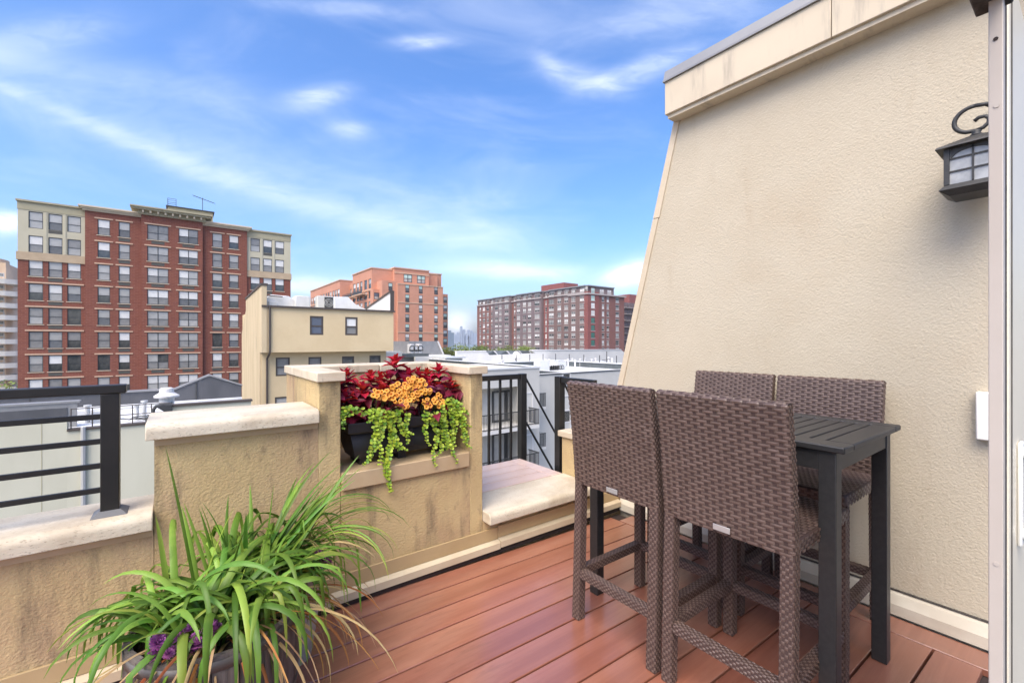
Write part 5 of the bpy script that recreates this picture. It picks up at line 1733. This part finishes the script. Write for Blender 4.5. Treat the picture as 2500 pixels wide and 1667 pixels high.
for zf_, xa, xb, m_, off, cols in secs:
    y1_, y0_ = my(zf_, xa), my(zf_, xb)
    if xb == 928: y0_ += 1.6
    X = XM + off
    holes = []
    for a, b in cols:
        p, q = my(zf_, b), my(zf_, a)
        for i, z in enumerate(rowsM):
            holes.append((max(p, y0_ + .1), min(q, y1_ - .1), z, z + HM))
    holes = [h_ for h_ in holes if h_[1] - h_[0] > .5]
    mb = MB(); block(mb, 'x', X, y0_, y1_, GROUND, ztm - 3.2, 20, holes, .2); mb.build('wall', MT[m_], mar)
    for a, b, z, zt in holes:
        wide = b - a > 2.0
        window(mar, 'x', X, (a + b) / 2, z, b - a, HM, FWH if RB.random() < .85 else MT['frame_dark'], 'cross' if wide else 'hung',
               (RB.choice(WP), RB.choice(WP)), (.5, .22, FWH), None if RB.random() < .3 else (.5, .18, FWH), None, fr=.14, rec=.08)
    # cornice and set back top floor
    MB().box(X - .5, X - .002, y0_, y1_, ztm - 3.75, ztm - 3.2).build('cornice', MT['frame_stone'], mar)
    MB().box(X + .6, X + 20, y0_ + .01, y1_ - .01, ztm - 3.199, ztm - .5).build('upper_wall', MT['brick_grey'], mar)
    MB().box(X - .2, X + 20, y0_ - .1, y1_ + .1, ztm - .499, ztm).build('roof_edge', MT['zinc'], mar)
    for a, b in cols:
        p, q = my(zf_, b), my(zf_, a)
        if q - p > 1.2:
            window(mar, 'x', X + .6, (p + q) / 2, ztm - 3.0, (q - p), 2.3, FWH, 'cross', (MT['pane_pale'], RB.choice(WP)), fr=.14, rec=-.05)
# corner turret strip of scarlet brick with green glass, and the end face
yc = my(zD2, 928)
xe0 = on_y(*zD2(1130, 800), YM)[0]; xe1 = on_y(*zD2(1620, 800), YM + 2)[0]
xcs = on_y(*zD2(932, 900), YM)[0]
gcol = on_y(*zD2(985, 900), YM - .5)[0], on_y(*zD2(1068, 900), YM - .5)[0]
holes = [(gcol[0], gcol[1], z, z + HM + .25) for z in rowsM[:-1]]
mb = MB(); block(mb, 'y', YM - .5, XM - .85, xe0, GROUND, ztm - 3.0, 2.4, holes, .25); mb.build('turret_wall', MT['brick_scarlet'], mar)
for i, (a, b, z, zt) in enumerate(holes):
    g_ = MT['pane_mint'] if i < 2 else (MT['pane_blind'] if i < 4 else MT['pane_green'])
    window(mar, 'y', YM - .5, (a + b) / 2, z, b - a, zt - z, FWH if i < 4 else MT['frame_dark'], 'hung', (g_, g_), (.5, .22, FWH), None, fr=.14, rec=.1)
ecols = [(on_y(*zD2(a, 900), YM)[0], on_y(*zD2(b, 900), YM)[0]) for a, b in ((1215, 1268), (1318, 1368), (1508, 1582))]
holes = [(a, b, z, z + HM) for a, b in ecols for z in rowsM[1:]]
mb = MB(); block(mb, 'y', YM, xe0 + .01, xe1, GROUND, ztm - 4.3, 12, holes, .25); mb.build('end_wall', MT['brick_maroon'], mar)
for a, b, z, zt in holes: window(mar, 'y', YM, (a + b) / 2, z, b - a, HM, FWH, 'hung', (RB.choice(WP), RB.choice(WP)), (.5, .22, FWH), (.5, .18, FWH), None, fr=.14, rec=.1)
MB().box(XM - 1.3, xe1 + .4, YM - .9, YM + 12, ztm - 4.29 + .0, ztm - 3.7).build('cornice', MT['frame_stone'], mar)
pcols = [(on_y(*zD2(a, 300), YM + 1)[0], on_y(*zD2(b, 300), YM + 1)[0]) for a, b in ((1170, 1260), (1330, 1418))]
mb = MB(); block(mb, 'y', YM + 1, xe0 - .5, on_y(*zD2(1462, 300), YM + 1)[0], ztm - 3.699, ztm - .4, 12, [(a, b, ztm - 3.4, ztm - 1.2) for a, b in pcols], .2); mb.build('upper_wall', MT['brick_grey'], mar)
for a, b in pcols: window(mar, 'y', YM + 1, (a + b) / 2, ztm - 3.4, b - a, 2.2, FWH, 'cross', (MT['pane_blind'], MT['pane_pale']), fr=.14, rec=.05)
MB().box(XM + .4, on_y(*zD2(1468, 200), YM + 1)[0], YM + .4, YM + 14, ztm - .399, ztm + .05).build('roof_edge', MT['zinc'], mar)
MB().box(XM + .6, xe0 - .6, YM + 3, YM + 13, ztm - 3.69, ztm - .41).build('upper_wall', MT['brick_brown'], mar)
py0, pz0 = on_x(*zD2(405, 200), XM + 6); py1, pz1 = on_x(*zD1(1492, 160), XM + 6)
MB().box(XM + 6, XM + 16, py0, py1, ztm, pz1 + .1).build('stair_tower', MT['brick_scarlet'], mar)
# neighbour block just visible past the wall
nb = empty('balcony_block', (170, 150, GROUND), 'grey brick block with dark balconies, glimpsed between the maroon complex and the wall', 'building')
xn0 = on_y(*zD2(1622, 800), 150)[0]
MB().box(xn0, xn0 + 34, 150, 170, GROUND, on_y(*zD2(1680, 505), 150)[1]).build('wall', MT['brick_grey'], nb)
MB().box(xn0 + 8, xn0 + 16, 151, 160, 0, on_y(*zD2(1740, 320), 150)[1]).build('stair_tower', MT['brick_scarlet'], nb)
for i in range(9):
    z = rowsM[1] - FM * i - .6
    s_ = MB().box(xn0 + 1.5, xn0 + 30, 148.2, 149.999, z - .25, z).build('balcony', FWH, nb)
    r_ = MB()
    for k_ in range(24): r_.box(xn0 + 1.6 + k_ * 1.18, xn0 + 1.75 + k_ * 1.18, 148.2, 148.3, z, z + 1.1)
    r_.box(xn0 + 1.5, xn0 + 30, 148.18, 148.28, z + 1.0, z + 1.12)
    r_.build('railing', FD, s_)
    for k_ in range(6): window(nb, 'y', 150, xn0 + 4 + k_ * 4.6, z + .1, 2.6, 2.2, FD, 'fixed', (MT['pane_dark'],), fr=.14, rec=-.04)

FWH = MT['frame_white']
# ---- pale grey town houses in front: the near facades
zE = zz(1120, 840, 5.88); zo = zz(1120, 860, 3.563)
MT['stucco_grey'] = mat('stucco_grey', (.53, .515, .465), .85, (.49, .475, .43), .5, spec=.2, stain=[((.33, .335, .32), .6, (1, 1, .3), .6, .85, .4)])
MT['stucco_white'] = mat('stucco_white', (.64, .62, .57), .85, (.59, .57, .525), .3, spec=.2, stain=[((.45, .45, .43), .4, (1, 1, .3), .62, .85, .4)])
MT['parapet_dark'] = mat('parapet_dark', (.10, .115, .115), .7, (.08, .09, .09), 1)
gy = empty('grey_house', (18, 25, GROUND), 'pale grey stucco house with dark railed balconies seen through the landing rail', 'building')
YG = 25.0
gx1 = on_y(*zE(1160, 400), YG)[0]
gtop = -.44
ox0 = on_y(*zo(212, 500), YG)[0] - 1.6; ox1 = on_y(*zo(548, 500), YG)[0]
lev = [(-4.42, -1.78), (-7.47, -4.92)]
holes = [(ox0, ox1, a, b) for a, b in lev]
mb = MB(); block(mb, 'y', YG, 12.5, gx1 - .001, GROUND, gtop - .1, 8, holes, 1.3); mb.build('wall', MT['stucco_grey'], gy)
MB().box(12.5, gx1 + .05, YG - .06, YG + .25, gtop - .099, gtop).build('coping', MT['duct'], gy)
MB().box(gx1 - .3, gx1, YG + .26, YG + 22, gtop - 1.1, gtop - .02).build('parapet', MT['parapet_dark'], gy)
MB().box(gx1 - .36, gx1 + .06, YG + .26, YG + 22, gtop - .019, gtop + .05).build('coping', MT['duct'], gy)
MB().box(12.5, gx1 - .31, YG + 1.3, YG + 22, gtop - 1.3, gtop - 1.0).build('roof', MT['parapet_dark'], gy)
gbr = on_y(*zo(690, 520), YG - 1)[0]
for li, (za, zb) in enumerate(lev):
    sx0 = on_y(*zo(290, 500), YG + 1.2)[0]; sx1 = on_y(*zo(522, 500), YG + 1.2)[0]
    w_ = (sx1 - sx0) / 2
    for k_ in range(2):
        window(gy, 'y', YG + 1.15, sx0 + w_ * (k_ + .5), za + .03, w_ - .02, 2.25, MT['frame_dark'], 'fixed', (MT['pane_pale'] if k_ == 0 else MT['pane_grey'],), fr=.14, rec=0)
    s_ = MB().box(ox0 - .2, gbr, YG - 1.15, YG + 1.14, za - .24, za - .003).build('balcony', MT['stucco_white'], gy)
    r_ = MB()
    n_ = int((gbr - ox0) / .11)
    for k_ in range(n_ + 1):
        x_ = ox0 + (gbr - ox0 - .02) * k_ / n_
        r_.box(x_ - .012, x_ + .012, YG - 1.12, YG - 1.09, za, za + 1.02)
    for k_ in range(10): r_.box(gbr - .05, gbr - .02, YG - 1.1 + k_ * .11, YG - 1.08 + k_ * .11, za, za + 1.02)
    r_.box(ox0, gbr, YG - 1.14, YG - 1.07, za + 1.02, za + 1.08); r_.box(gbr - .07, gbr, YG - 1.07, YG, za + 1.02, za + 1.08); r_.box(ox0, gbr, YG - 1.13, YG - 1.08, za + .06, za + .10)
    r_.build('railing', MT['frame_dark'], s_)
    dx = on_y(*zo(612, 400), YG)[0]
    window(gy, 'y', YG, dx, za + .02, .75, 2.15, FWH, 'fixed', (MT['pane_grey'],), fr=.1, rec=-.04)
    MB().box(dx - 1.1, dx - .7, YG - .12, YG - .002, za + .02, za + 2.6).build('pilaster', MT['stucco_grey'], gy)
g2 = empty('plain_house', (28, 27, GROUND), 'plain pale grey stucco house end with dark roof line behind the stools', 'building')
YH = 27.0
hx1 = on_y(*zE(2290, 375), YH)[0]
htop = on_y(*zE(1700, 405), YH)[1]
mb = MB(); block(mb, 'y', YH, gx1 - 4, hx1 + 6, GROUND, htop - .06, 1.5, [], .3); mb.build('wall', MT['stucco_grey'], g2)
MB().box(gx1 - 4, hx1 + 6, YH - .06, YH + .3, htop - .059, htop).build('coping', MT['frame_dark'], g2)
hx2 = on_y(*zE(1690, 400), YH)[0]
MB().box(hx2 - .3, hx2, YH + .31, YH + 11, htop - 1.0, htop - .08).build('parapet', MT['parapet_dark'], g2)
MB().box(hx2 - .36, hx2 + .04, YH + .31, YH + 11, htop - .079, htop - .01).build('coping', MT['duct'], g2)
MB().box(gx1 - 4, hx2 - .31, YH + .31, YH + 34, htop - 1.2, htop - .95).build('roof', MT['parapet_dark'], g2)
MB().box(hx2 + .01, hx1 + 20, YH + .31, YH + 40, htop - .9, htop - .55).build('roof', MT['membrane'], g2)
# small side balconies on its wall corner (seen beyond the stair rail)
for li, zr in enumerate((-3.55, -6.6)):
    xa = on_y(*zo(600, 500), YH - 1)[0]; xb = on_y(*zo(722, 500), YH - 1)[0]
    s_ = MB().box(xa, xb, YH - 1.5, YH - .002, zr - .2, zr).build('balcony', MT['stucco_white'], g2)
    r_ = MB()
    for k_ in range(17):
        x_ = xa + (xb - xa - .03) * k_ / 16
        r_.box(x_, x_ + .025, YH - 1.48, YH - 1.45, zr, zr + 1.0)
    for k_ in range(9): r_.box(xb - .03, xb - .005, YH - 1.4 + k_ * .15, YH - 1.38 + k_ * .15, zr, zr + 1.0)
    r_.box(xa, xb, YH - 1.5, YH - 1.43, zr + 1.0, zr + 1.05)
    r_.build('railing', MT['frame_dark'], s_)
xw_ = on_y(*zE(1545, 780), YH)[0]
for zw_ in (-3.3, -6.4): window(g2, 'y', YH, xw_, zw_ + .1, 1.0, 2.0, FWH, 'hung', (MT['pane_dark'], MT['pane_pale']), fr=.12, rec=-.04)

# roofs behind: dark parapets meeting at a corner, with stanchions
rf = empty('flat_roof_block', (35, 44, GROUND), 'flat white roofed block enclosed by dark parapets with small stanchions', 'building')
cy_ = 44.0
cxr, czr = on_y(*zE(1390, 240), cy_)
rx0 = on_y(*zE(500, 262), cy_)[0]
MB().box(rx0, cxr, cy_, cy_ + .4, GROUND, czr).build('parapet', MT['parapet_dark'], rf)
MB().box(rx0, cxr + .5, cy_ - .12, cy_ + .5, czr + .001, czr + .10).build('coping', MT['duct'], rf)
MB().box(cxr + .001, cxr + .4, 24.0 + 4, cy_ + .4, GROUND, czr).build('parapet', MT['parapet_dark'], rf)
MB().box(cxr - .1, cxr + .5, 28, cy_ - .121, czr + .001, czr + .10).build('coping', MT['duct'], rf)
MB().box(rx0, cxr, 28 + 7, cy_, GROUND, czr - 1.25).build('roof', MT['membrane'], rf)
for i, xz in enumerate((620, 830, 1020, 1210)):
    x_, z_ = on_y(*zE(xz, 250), cy_ + .2)
    MB().tube([(x_, cy_ + .2, czr + .1), (x_, cy_ + .2, czr + .95)], .05, 5).build('stanchion', FD, rf)
for i in range(6):
    y_ = cy_ + .2 - i * 2.6
    MB().tube([(cxr + .2, y_, czr + .1), (cxr + .2, y_, czr + .95)], .05, 5).build('stanchion', FD, rf)
# little pipes and units on this roof
VP = MB().lathe([(.10, 0), (.10, .9), (.16, .9), (.16, 1.05)], 0, 0, 10).mesh('vent_pipe', FWH)
VB = MB().box(-.45, .45, -.35, .35, 0, .75).mesh('vent_box', MT['duct'])
k_ = 0
for xz, yz_ in ((1250, 300), (1275, 300), (1300, 305), (1535, 300), (1570, 305), (1630, 300), (1670, 310), (1745, 300), (1808, 300), (1910, 315), (1965, 310), (2150, 310), (2200, 320), (615, 240), (640, 245)):
    Yv = 38 + (k_ % 3) * 1.5 if xz > 1000 else 43
    x_ = on_y(*zE(xz, yz_), Yv)[0]
    zb = htop - .55 if x_ > hx2 else czr - 1.25
    o = piece(VP, 'vent_pipe', (x_, Yv, zb), None)
    tag(o, 'short white vent pipe standing on the pale roofs beyond the landing rail', 'pipe', 'white vent pipes on the pale roofs')
    k_ += 1
labs = ['wide low white roof unit at the left of the pale roofs', 'square white roof unit in front of the dark parapet corner', 'white roof unit with pipes right of the roof centre', 'small white roof unit near the stucco wall edge']
for i, (xz, Yv, s_) in enumerate(((1190, 36.5, 1.5), (1370, 42, 1.0), (1450, 37, 1.2), (2030, 39, .9))):
    x_ = on_y(*zE(xz, 300), Yv)[0]
    zb = htop - .55 if x_ > hx2 else czr - 1.25
    tag(piece(VB, 'roof_unit', (x_, Yv, zb), None, scale=s_), labs[i], 'roof unit', 'white units on the pale roofs')
ds = MB()
for i in range(6):
    x_ = on_y(*zE(1330 + i * 32, 330), 36.5)[0]
    ds.tube([(x_ + .22 * math.cos(t * .5236), 36.5, htop - .25 + .22 * math.sin(t * .5236)) for t in range(13)], .035, 4)
    ds.box(x_ - .3, x_ + .3, 36.6, 36.9, htop - .56, htop - .1)
ds.build('condenser_row', FD, label='row of small condensers with round fans on the pale roof', cat='condensers')
# white stepped wall of the row houses behind
rw = empty('row_houses', (60, 60, GROUND), 'row of white stucco row houses with slanted dark skylights behind the flat roofs', 'building')
YR = 60.0
def er(x, y): return on_y(*zE(x, y), YR)
a0 = er(-30, 105)[0]; a1 = er(390, 105)[0]; a2 = er(445, 160)[0]; a3 = er(1095, 145)[0]; a4 = er(1050, 92)[0]; a5 = er(2330, 82)[0]; a6 = er(2400, 140)[0]
zt = er(390, 105)[1]; zl = er(445, 160)[1]; zt2 = er(1050, 92)[1]; zt3 = er(2330, 82)[1]
MB().prism([(a0, GROUND), (a6, GROUND), (a6, zt3 - .8), (a5, zt3), (a4, zt2), (a3, zl + .2), (a2, zl), (a1, zt), (a0, zt)], 'y', YR, YR + .5).build('wall', MT['stucco_white'], rw)
MB().prism([(a0, zt + .001), (a1, zt + .001), (a1, zt + .14), (a0, zt + .14)], 'y', YR - .1, YR + .6).build('coping', MT['frame_white'], rw)
MB().prism([(a4, zt2 + .001), (a5, zt3 + .001), (a5, zt3 + .14), (a4, zt2 + .14)], 'y', YR - .1, YR + .6).build('coping', MT['frame_white'], rw)
MB().box(a0, a6, YR + .5, YR + 14, zl - 1.4, zl - 1.1).build('roof', MT['membrane'], rw)
for i, xz in enumerate((545, 727, 905, 1050)):
    p0 = er(xz, 100); p1 = er(xz + 62, 150)
    pr_ = MB().prism([(p0[0], p0[1]), (p1[0], p1[1] - .2), (p1[0] - 2.6, p1[1] - .2)] if i < 3 else [(p0[0] + .5, p0[1]), (p1[0] - .3, p1[1] - .2), (p1[0] - 3.6, p1[1] - .2), (p0[0] - 2.4, p0[1])], 'y', YR + 1, YR + 4)
    sk = pr_.build('skylight', MT['parapet_dark'], rw)
    MB().prism([(p0[0] - .05, p0[1] + .05), (p0[0] + .25, p0[1] + .05), (p1[0] + .3, p1[1] - .2), (p1[0], p1[1] - .2)], 'y', YR + .9, YR + 4.1).build('glazing_edge', FWH, sk)
utl = empty('roof_mast', (on_y(*zE(2125, 200), 40)[0], 40, htop - .5), 'tall dark mast with crossarm on the pale roofs near the stucco wall', 'mast')
xm_ = on_y(*zE(2125, 200), 40)[0]
MB().tube([(xm_, 40, htop - .55), (xm_, 40, on_y(*zE(2125, 105), 40)[1])], .06, 6).build('pole', FD, utl)
MB().tube([(xm_ - .9, 40, on_y(*zE(2125, 225), 40)[1]), (xm_ + .9, 40, on_y(*zE(2125, 215), 40)[1])], .035, 5).build('crossarm', FD, utl)
dsh = empty('satellite_dish', (on_y(*zE(800, 200), 58)[0], 58, zl - 1), 'small tilted satellite dish on a short mast in front of the skylights', 'satellite dish')
xd_ = on_y(*zE(815, 200), 58)[0]; zd_ = on_y(*zE(815, 165), 58)[1]
MB().tube([(xd_, 58, zd_ - 2.2), (xd_, 58, zd_)], .06, 6).build('mast', FD, dsh)
dd = MB().lathe([(0, 0), (.35, .06), (.6, .2)], 0, 0, 16, close=False).mesh('dish', FWH)
piece(dd, 'dish', (xd_, 57.8, zd_ + .1), dsh, rot=(rad(65), 0, rad(-35)))

# ---- grey pitched roof with equipment, in front of the orange tower
gr2 = empty('mansard_house', (30, 46, GROUND), 'grey mansard roofed house in front of the orange tower', 'building')
YK = 46.0
def ko(x, y, Y=YK): return on_y(*zO(x, y), Y)
k0, k1, k2_, k3 = ko(1560, 1162), ko(1968, 1162), ko(2050, 1358), ko(1700, 1358)
kz0 = k2_[1]
MB().prism([(k0[0], kz0), (k2_[0], kz0), (k1[0], k1[1]), (k0[0], k0[1])], 'y', YK + .01, YK + 8).build('roof', MT['zinc'], gr2)
MB().box(ko(1290, 1370)[0], k2_[0], YK - 2, YK + 8, GROUND, kz0 - .001).build('wall', MT['stucco_white'], gr2)
MB().prism([(k1[0], k1[1]), (k1[0] + .2, k1[1]), (k2_[0] + .2, kz0), (k2_[0], kz0)], 'y', YK - .1, YK).build('verge', MT['frame_white'], gr2)
q0, q1 = ko(1575, 1345, 44.2), ko(1755, 1205, 44.2)
un = empty('roof_unit', ((q0[0] + q1[0]) / 2, 44.5, kz0), 'cluster of white condenser units in front of the grey mansard roof', 'roof unit')
for i in range(3):
    w_ = (q1[0] - q0[0]) / 3
    c_ = MB().box(q0[0] + i * w_ + .03, q0[0] + (i + 1) * w_ - .03, 44.2, 45.0, q0[1], q1[1] - .25 * (i % 2)).build('case', FWH, un, bevel=.04)
    f_ = MB(); cx_, cz_ = q0[0] + (i + .5) * w_, q0[1] + .55
    f_.tube([(cx_ + .3 * math.cos(t * .5236), 44.18, cz_ + .3 * math.sin(t * .5236)) for t in range(13)], .04, 4)
    f_.box(cx_ - .35, cx_ + .35, 44.17, 44.199, q1[1] - .75, q1[1] - .6)
    f_.build('fan_grille', FD, c_)
v0, v1 = ko(1470, 1400, 43), ko(1850, 1345, 43)
MB().box(v0[0], v1[0], 43.0, 45.2, v0[1], v1[1]).build('plant_deck', MT['parapet_dark'], gr2)
MB().box(v0[0] - 3.5, v0[0] - .01, 43.2, 45.5, v0[1] + .1, v1[1] + .25).build('roof_ledge', MT['stucco_white'], gr2)
MB().box(v0[0] + 1.2, v1[0] + .8, 42.6, 42.99, GROUND, v0[1] + .05).build('ledge_wall', MT['stucco_white'], gr2)
e0, e1 = on_y(*zE(-200, 190), 40), on_y(*zE(82, 182), 40)
eb = empty('stair_bulkhead', (e1[0] - 3, 40, GROUND), 'small pale roof bulkhead with overhanging lid, left of the dark parapets', 'bulkhead')
MB().box(e0[0], e1[0] - .25, 40, 44, GROUND, e1[1] - .12).build('wall', MT['stucco_white'], eb)
MB().box(e0[0], e1[0], 39.7, 44.2, e1[1] - .119, e1[1] + .03).build('lid', MT['duct'], eb)

# ---- far left: cream tower with rounded balconies, white office behind
zL = zz(0, 620, 4.355)
MT['cream_tower'] = mat('cream_tower', (.74, .53, .34), .8, (.68, .48, .30), .3)
MT['white_conc'] = mat('white_conc', (.80, .73, .60), .7, (.74, .67, .55), .4)
ct = empty('balcony_tower', (-40, 175, GROUND), 'cream apartment tower with white rounded balconies at the left edge', 'building')
YL_ = 175.0
lx_ = on_y(*zL(62, 800), YL_)[0]
ztl = on_y(*zL(50, 95), YL_)[1]
FL = 3.16
MB().box(lx_ - 26, lx_, YL_, YL_ + 25, GROUND, ztl).build('wall', MT['cream_tower'], ct)
MB().lathe([(9.0, ztl - 2.2), (9.0, ztl + 1.2), (8.0, ztl + 1.3)], lx_ - 9.5, YL_ + 5, 24).build('crown', MT['cream_tower'], ct)
for i in range(12):
    z = on_y(*zL(60, 325), YL_)[1] - FL * i
    pr_ = []
    for k_ in range(13):
        a = -math.pi / 2 + math.pi * k_ / 12 - .5
        pr_.append((lx_ - 4 + 8.5 * math.cos(a), YL_ + 2 + 5.5 * math.sin(a)))
    sl_ = MB().prism(pr_, 'z', z, z + 1.25).build('balcony', MT['white_conc'], ct)
    for k_, xo in enumerate((-1.0, -3.4, -6.2, -9.0, -12.0)):
        window(ct, 'y', YL_, lx_ + xo, z + 1.3 - (0 if k_ else 0), 1.5, 1.7, MT['frame_white'], 'hung', (MT['pane_grey'], MT['pane_dark']), fr=.15, rec=-.05)
wo2 = empty('white_office', (-70, 300, GROUND), 'white gridded office block glimpsed at the far left between the towers', 'building')
wx0, wz0 = on_y(*zL(90, 500), 300); wx1 = on_y(*zL(175, 500), 300)[0] + 12
zt_ = on_y(*zL(130, 495), 300)[1]
holes = []
nx = int((wx1 - wx0) / 3.2)
for i in range(nx):
    for j in range(14):
        holes.append((wx0 + 1 + i * 3.2, wx0 + 3.2 + i * 3.2, zt_ - 6 - j * 3.4, zt_ - 3.6 - j * 3.4))
mb = MB(); block(mb, 'y', 300, wx0 - 10, wx1, GROUND, zt_, 20, holes, .5); mb.build('wall', MT['white_conc'], wo2)
for a, b, c, e in holes: window(wo2, 'y', 300, (a + b) / 2, c, b - a, e - c, MT['frame_white'], 'fixed', (RB.choice([MT['pane_blue'], MT['pane_grey']]),), fr=.18, rec=.2)
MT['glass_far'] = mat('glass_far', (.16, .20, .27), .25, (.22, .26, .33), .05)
sk2 = on_y(*zL(120, 240), 420)
bt = empty('blue_tower', (sk2[0], 420, GROUND), 'distant blue glass tower at the far left, above the white office', 'building')
MB().box(sk2[0] - 14, sk2[0] + 30, 420, 440, GROUND, sk2[1]).build('body', MT['glass_far'], bt)
for j in range(16): MB().box(sk2[0] - 14.1, sk2[0] + 30.1, 419.8, 419.99, sk2[1] - 2 - j * 3.6, sk2[1] - 1.2 - j * 3.6).build('floor_band', MT['white_conc'], bt)

# ---- trees beyond the roofs
MT['leaf_tree'] = leafmat('leaf_tree', (.17, .25, .035), (.24, .30, .06), .6, .3, .25, .015, 2)
MT['leaf_tree2'] = leafmat('leaf_tree2', (.20, .235, .05), (.26, .26, .08), .6, .3, .25, .015, 2)
MT['bark'] = mat('bark', (.07, .055, .04), .9)


def tree(x, y, top, r, label, mats, seed):
    rg = random.Random(seed)
    root = empty('tree', (x, y, GROUND), label, 'tree', 'trees beyond the roofs')
    tk = MB()
    h = top - GROUND
    tk.tube([(x, y, GROUND), (x + .2, y, GROUND + h * .35), (x, y + .2, GROUND + h * .6)], [.45, .33, .22], 8)
    for i in range(7):
        a = rg.uniform(0, 6.28); z0 = GROUND + h * rg.uniform(.32, .58)
        tk.tube([(x, y, z0), (x + r * .4 * math.cos(a), y + r * .4 * math.sin(a), z0 + h * .14), (x + r * .7 * math.cos(a), y + r * .7 * math.sin(a), z0 + h * .25)], [.16, .10, .04], 6)
    tk.build('trunk', MT['bark'], root)
    cl = [(rg.gauss(0, r * .42), rg.gauss(0, r * .42), rg.uniform(-.55, .38) * r * 1.2, rg.uniform(.28, .5) * r) for _ in range(24)]
    mb = MB()
    zc = top - r * .75
    for cx, cy, cz, cr in cl:
        if cz + cr > r * .75: cz = r * .75 - cr
        for i in range(95):
            d_ = Vector((rg.gauss(0, 1), rg.gauss(0, 1), rg.gauss(0, 1))).normalized() * cr * rg.uniform(.55, 1.05)
            p = Vector((x + cx, y + cy, zc + cz)) + d_
            s_ = rg.uniform(.16, .36)
            n = (d_.normalized() + Vector((rg.gauss(0, .5), rg.gauss(0, .5), rg.gauss(0, .5)))).normalized()
            u = n.orthogonal().normalized(); u.rotate(__import__('mathutils').Quaternion(n, rg.uniform(0, 6.28))); v = n.cross(u)
            mb.c = 1 if rg.random() < .4 else 0
            mb.quadv(p - u * s_, p + v * s_ * .55, p + u * s_, p - v * s_ * .55)
    mb.build('crown', mats, root)


tl = [('rounded green tree leftmost beyond the roofs, beside the orange tower', 1098, 846, 118, 4.2, 0), ('tallest bright green tree in front of the maroon complex end', 1136, 838, 125, 5.0, 0),
      ('green tree right of the tallest one, before the maroon bricks', 1178, 842, 124, 4.6, 0), ('small yellowish tree in the dip between the green crowns', 1212, 851, 120, 3.6, 1),
      ('olive tree behind the slanted skylights', 1243, 841, 126, 4.8, 1), ('rightmost olive tree before the maroon complex', 1278, 842, 128, 4.8, 1)]
for i, (lb, u_, v_, Y_, r_, k_) in enumerate(tl):
    x_, z_ = on_y(u_, v_, Y_)
    tree(x_, Y_, z_ + .2, r_, lb, [MT['leaf_tree'], MT['leaf_tree2']] if k_ == 0 else [MT['leaf_tree2'], MT['leaf_tree']], 40 + i)
x_, z_ = on_y(12, 925, 120)
tree(x_, 120, z_, 4.5, 'street tree at the foot of the cream tower, lower left edge', [MT['leaf_tree'], MT['leaf_tree2']], 77)

# ---- far shore and skyline
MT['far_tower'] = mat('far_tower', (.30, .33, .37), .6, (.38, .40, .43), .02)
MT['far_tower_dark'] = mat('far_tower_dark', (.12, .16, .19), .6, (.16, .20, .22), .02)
shore = mat('far_land', (.13, .18, .12), .9, (.24, .25, .22), .01)
MB().box(-2500, 6500, 2300, 2900, GROUND - 1, GROUND + 8).build('far_shore', shore, kind='structure')
sky_l = [(1082, 806, 'dark_l', 24, 'broad dark block beside the orange tower on the far shore'), (1099, 812, 'dark', 22, 'lower dark block second from the orange tower on the far shore'), (1113, 818, 'x', 8, 'short pale tower just right of the dark far blocks'),
         (1127, 797, 'x', 5, 'tallest slim pale tower of the far skyline'), (1134, 805, 'x', 6, 'stepped pale tower touching the tallest far tower'), (1119, 812, 'x', 6, 'pale tower left of the tallest far tower'),
         (1145, 806, 'x', 6, 'pale twin topped tower in the middle of the far skyline'), (1153, 808, 'x', 5, 'slim pale tower right of the middle of the far skyline'), (1160, 815, 'x', 9, 'low pale tower at the edge of the maroon complex'), (1140, 819, 'x', 14, 'wide low pale block at the foot of the far skyline')]
for u_, v_, k_, w_, lb in sky_l:
    Y_ = 1500 if k_.startswith('dark') else 2200
    x_, z_ = on_y(u_, v_, Y_)
    s_ = Y_ / (ray(u_, v_)[1]) * 1.0 / F * 1.0
    hw2 = w_ * s_ / 2
    root = empty('far_tower', (x_, Y_, GROUND), lb, 'tower', 'towers of the far skyline')
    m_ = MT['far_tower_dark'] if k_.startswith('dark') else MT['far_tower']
    MB().box(x_ - hw2, x_ + hw2, Y_, Y_ + hw2 * 2, GROUND, z_).build('body', m_, root)
    MB().box(x_ - hw2 * .5, x_ + hw2 * .5, Y_ + hw2 * .4, Y_ + hw2 * 1.4, z_ + .01, z_ + hw2 * .5).build('top', m_, root)

# ---- summer haze between the terrace and the far shore
hz = bpy.data.materials.new('haze_air')
hz.use_nodes = True
T_h = NT(hz.node_tree)
T_h.n.clear()
pv = T_h.node('ShaderNodeVolumePrincipled')
pv.inputs['Color'].default_value = (.88, .93, 1.0, 1)
pv.inputs['Density'].default_value = 0.00017
pv.inputs['Anisotropy'].default_value = 0.1
ho = T_h.node('ShaderNodeOutputMaterial')
T_h.l.new(pv.outputs[0], ho.inputs['Volume'])
HAZE = True
if HAZE:
    MB().box(-8050, 8050, -420, 7050, GROUND - 2.3, 60).build('haze', hz, kind='stuff')
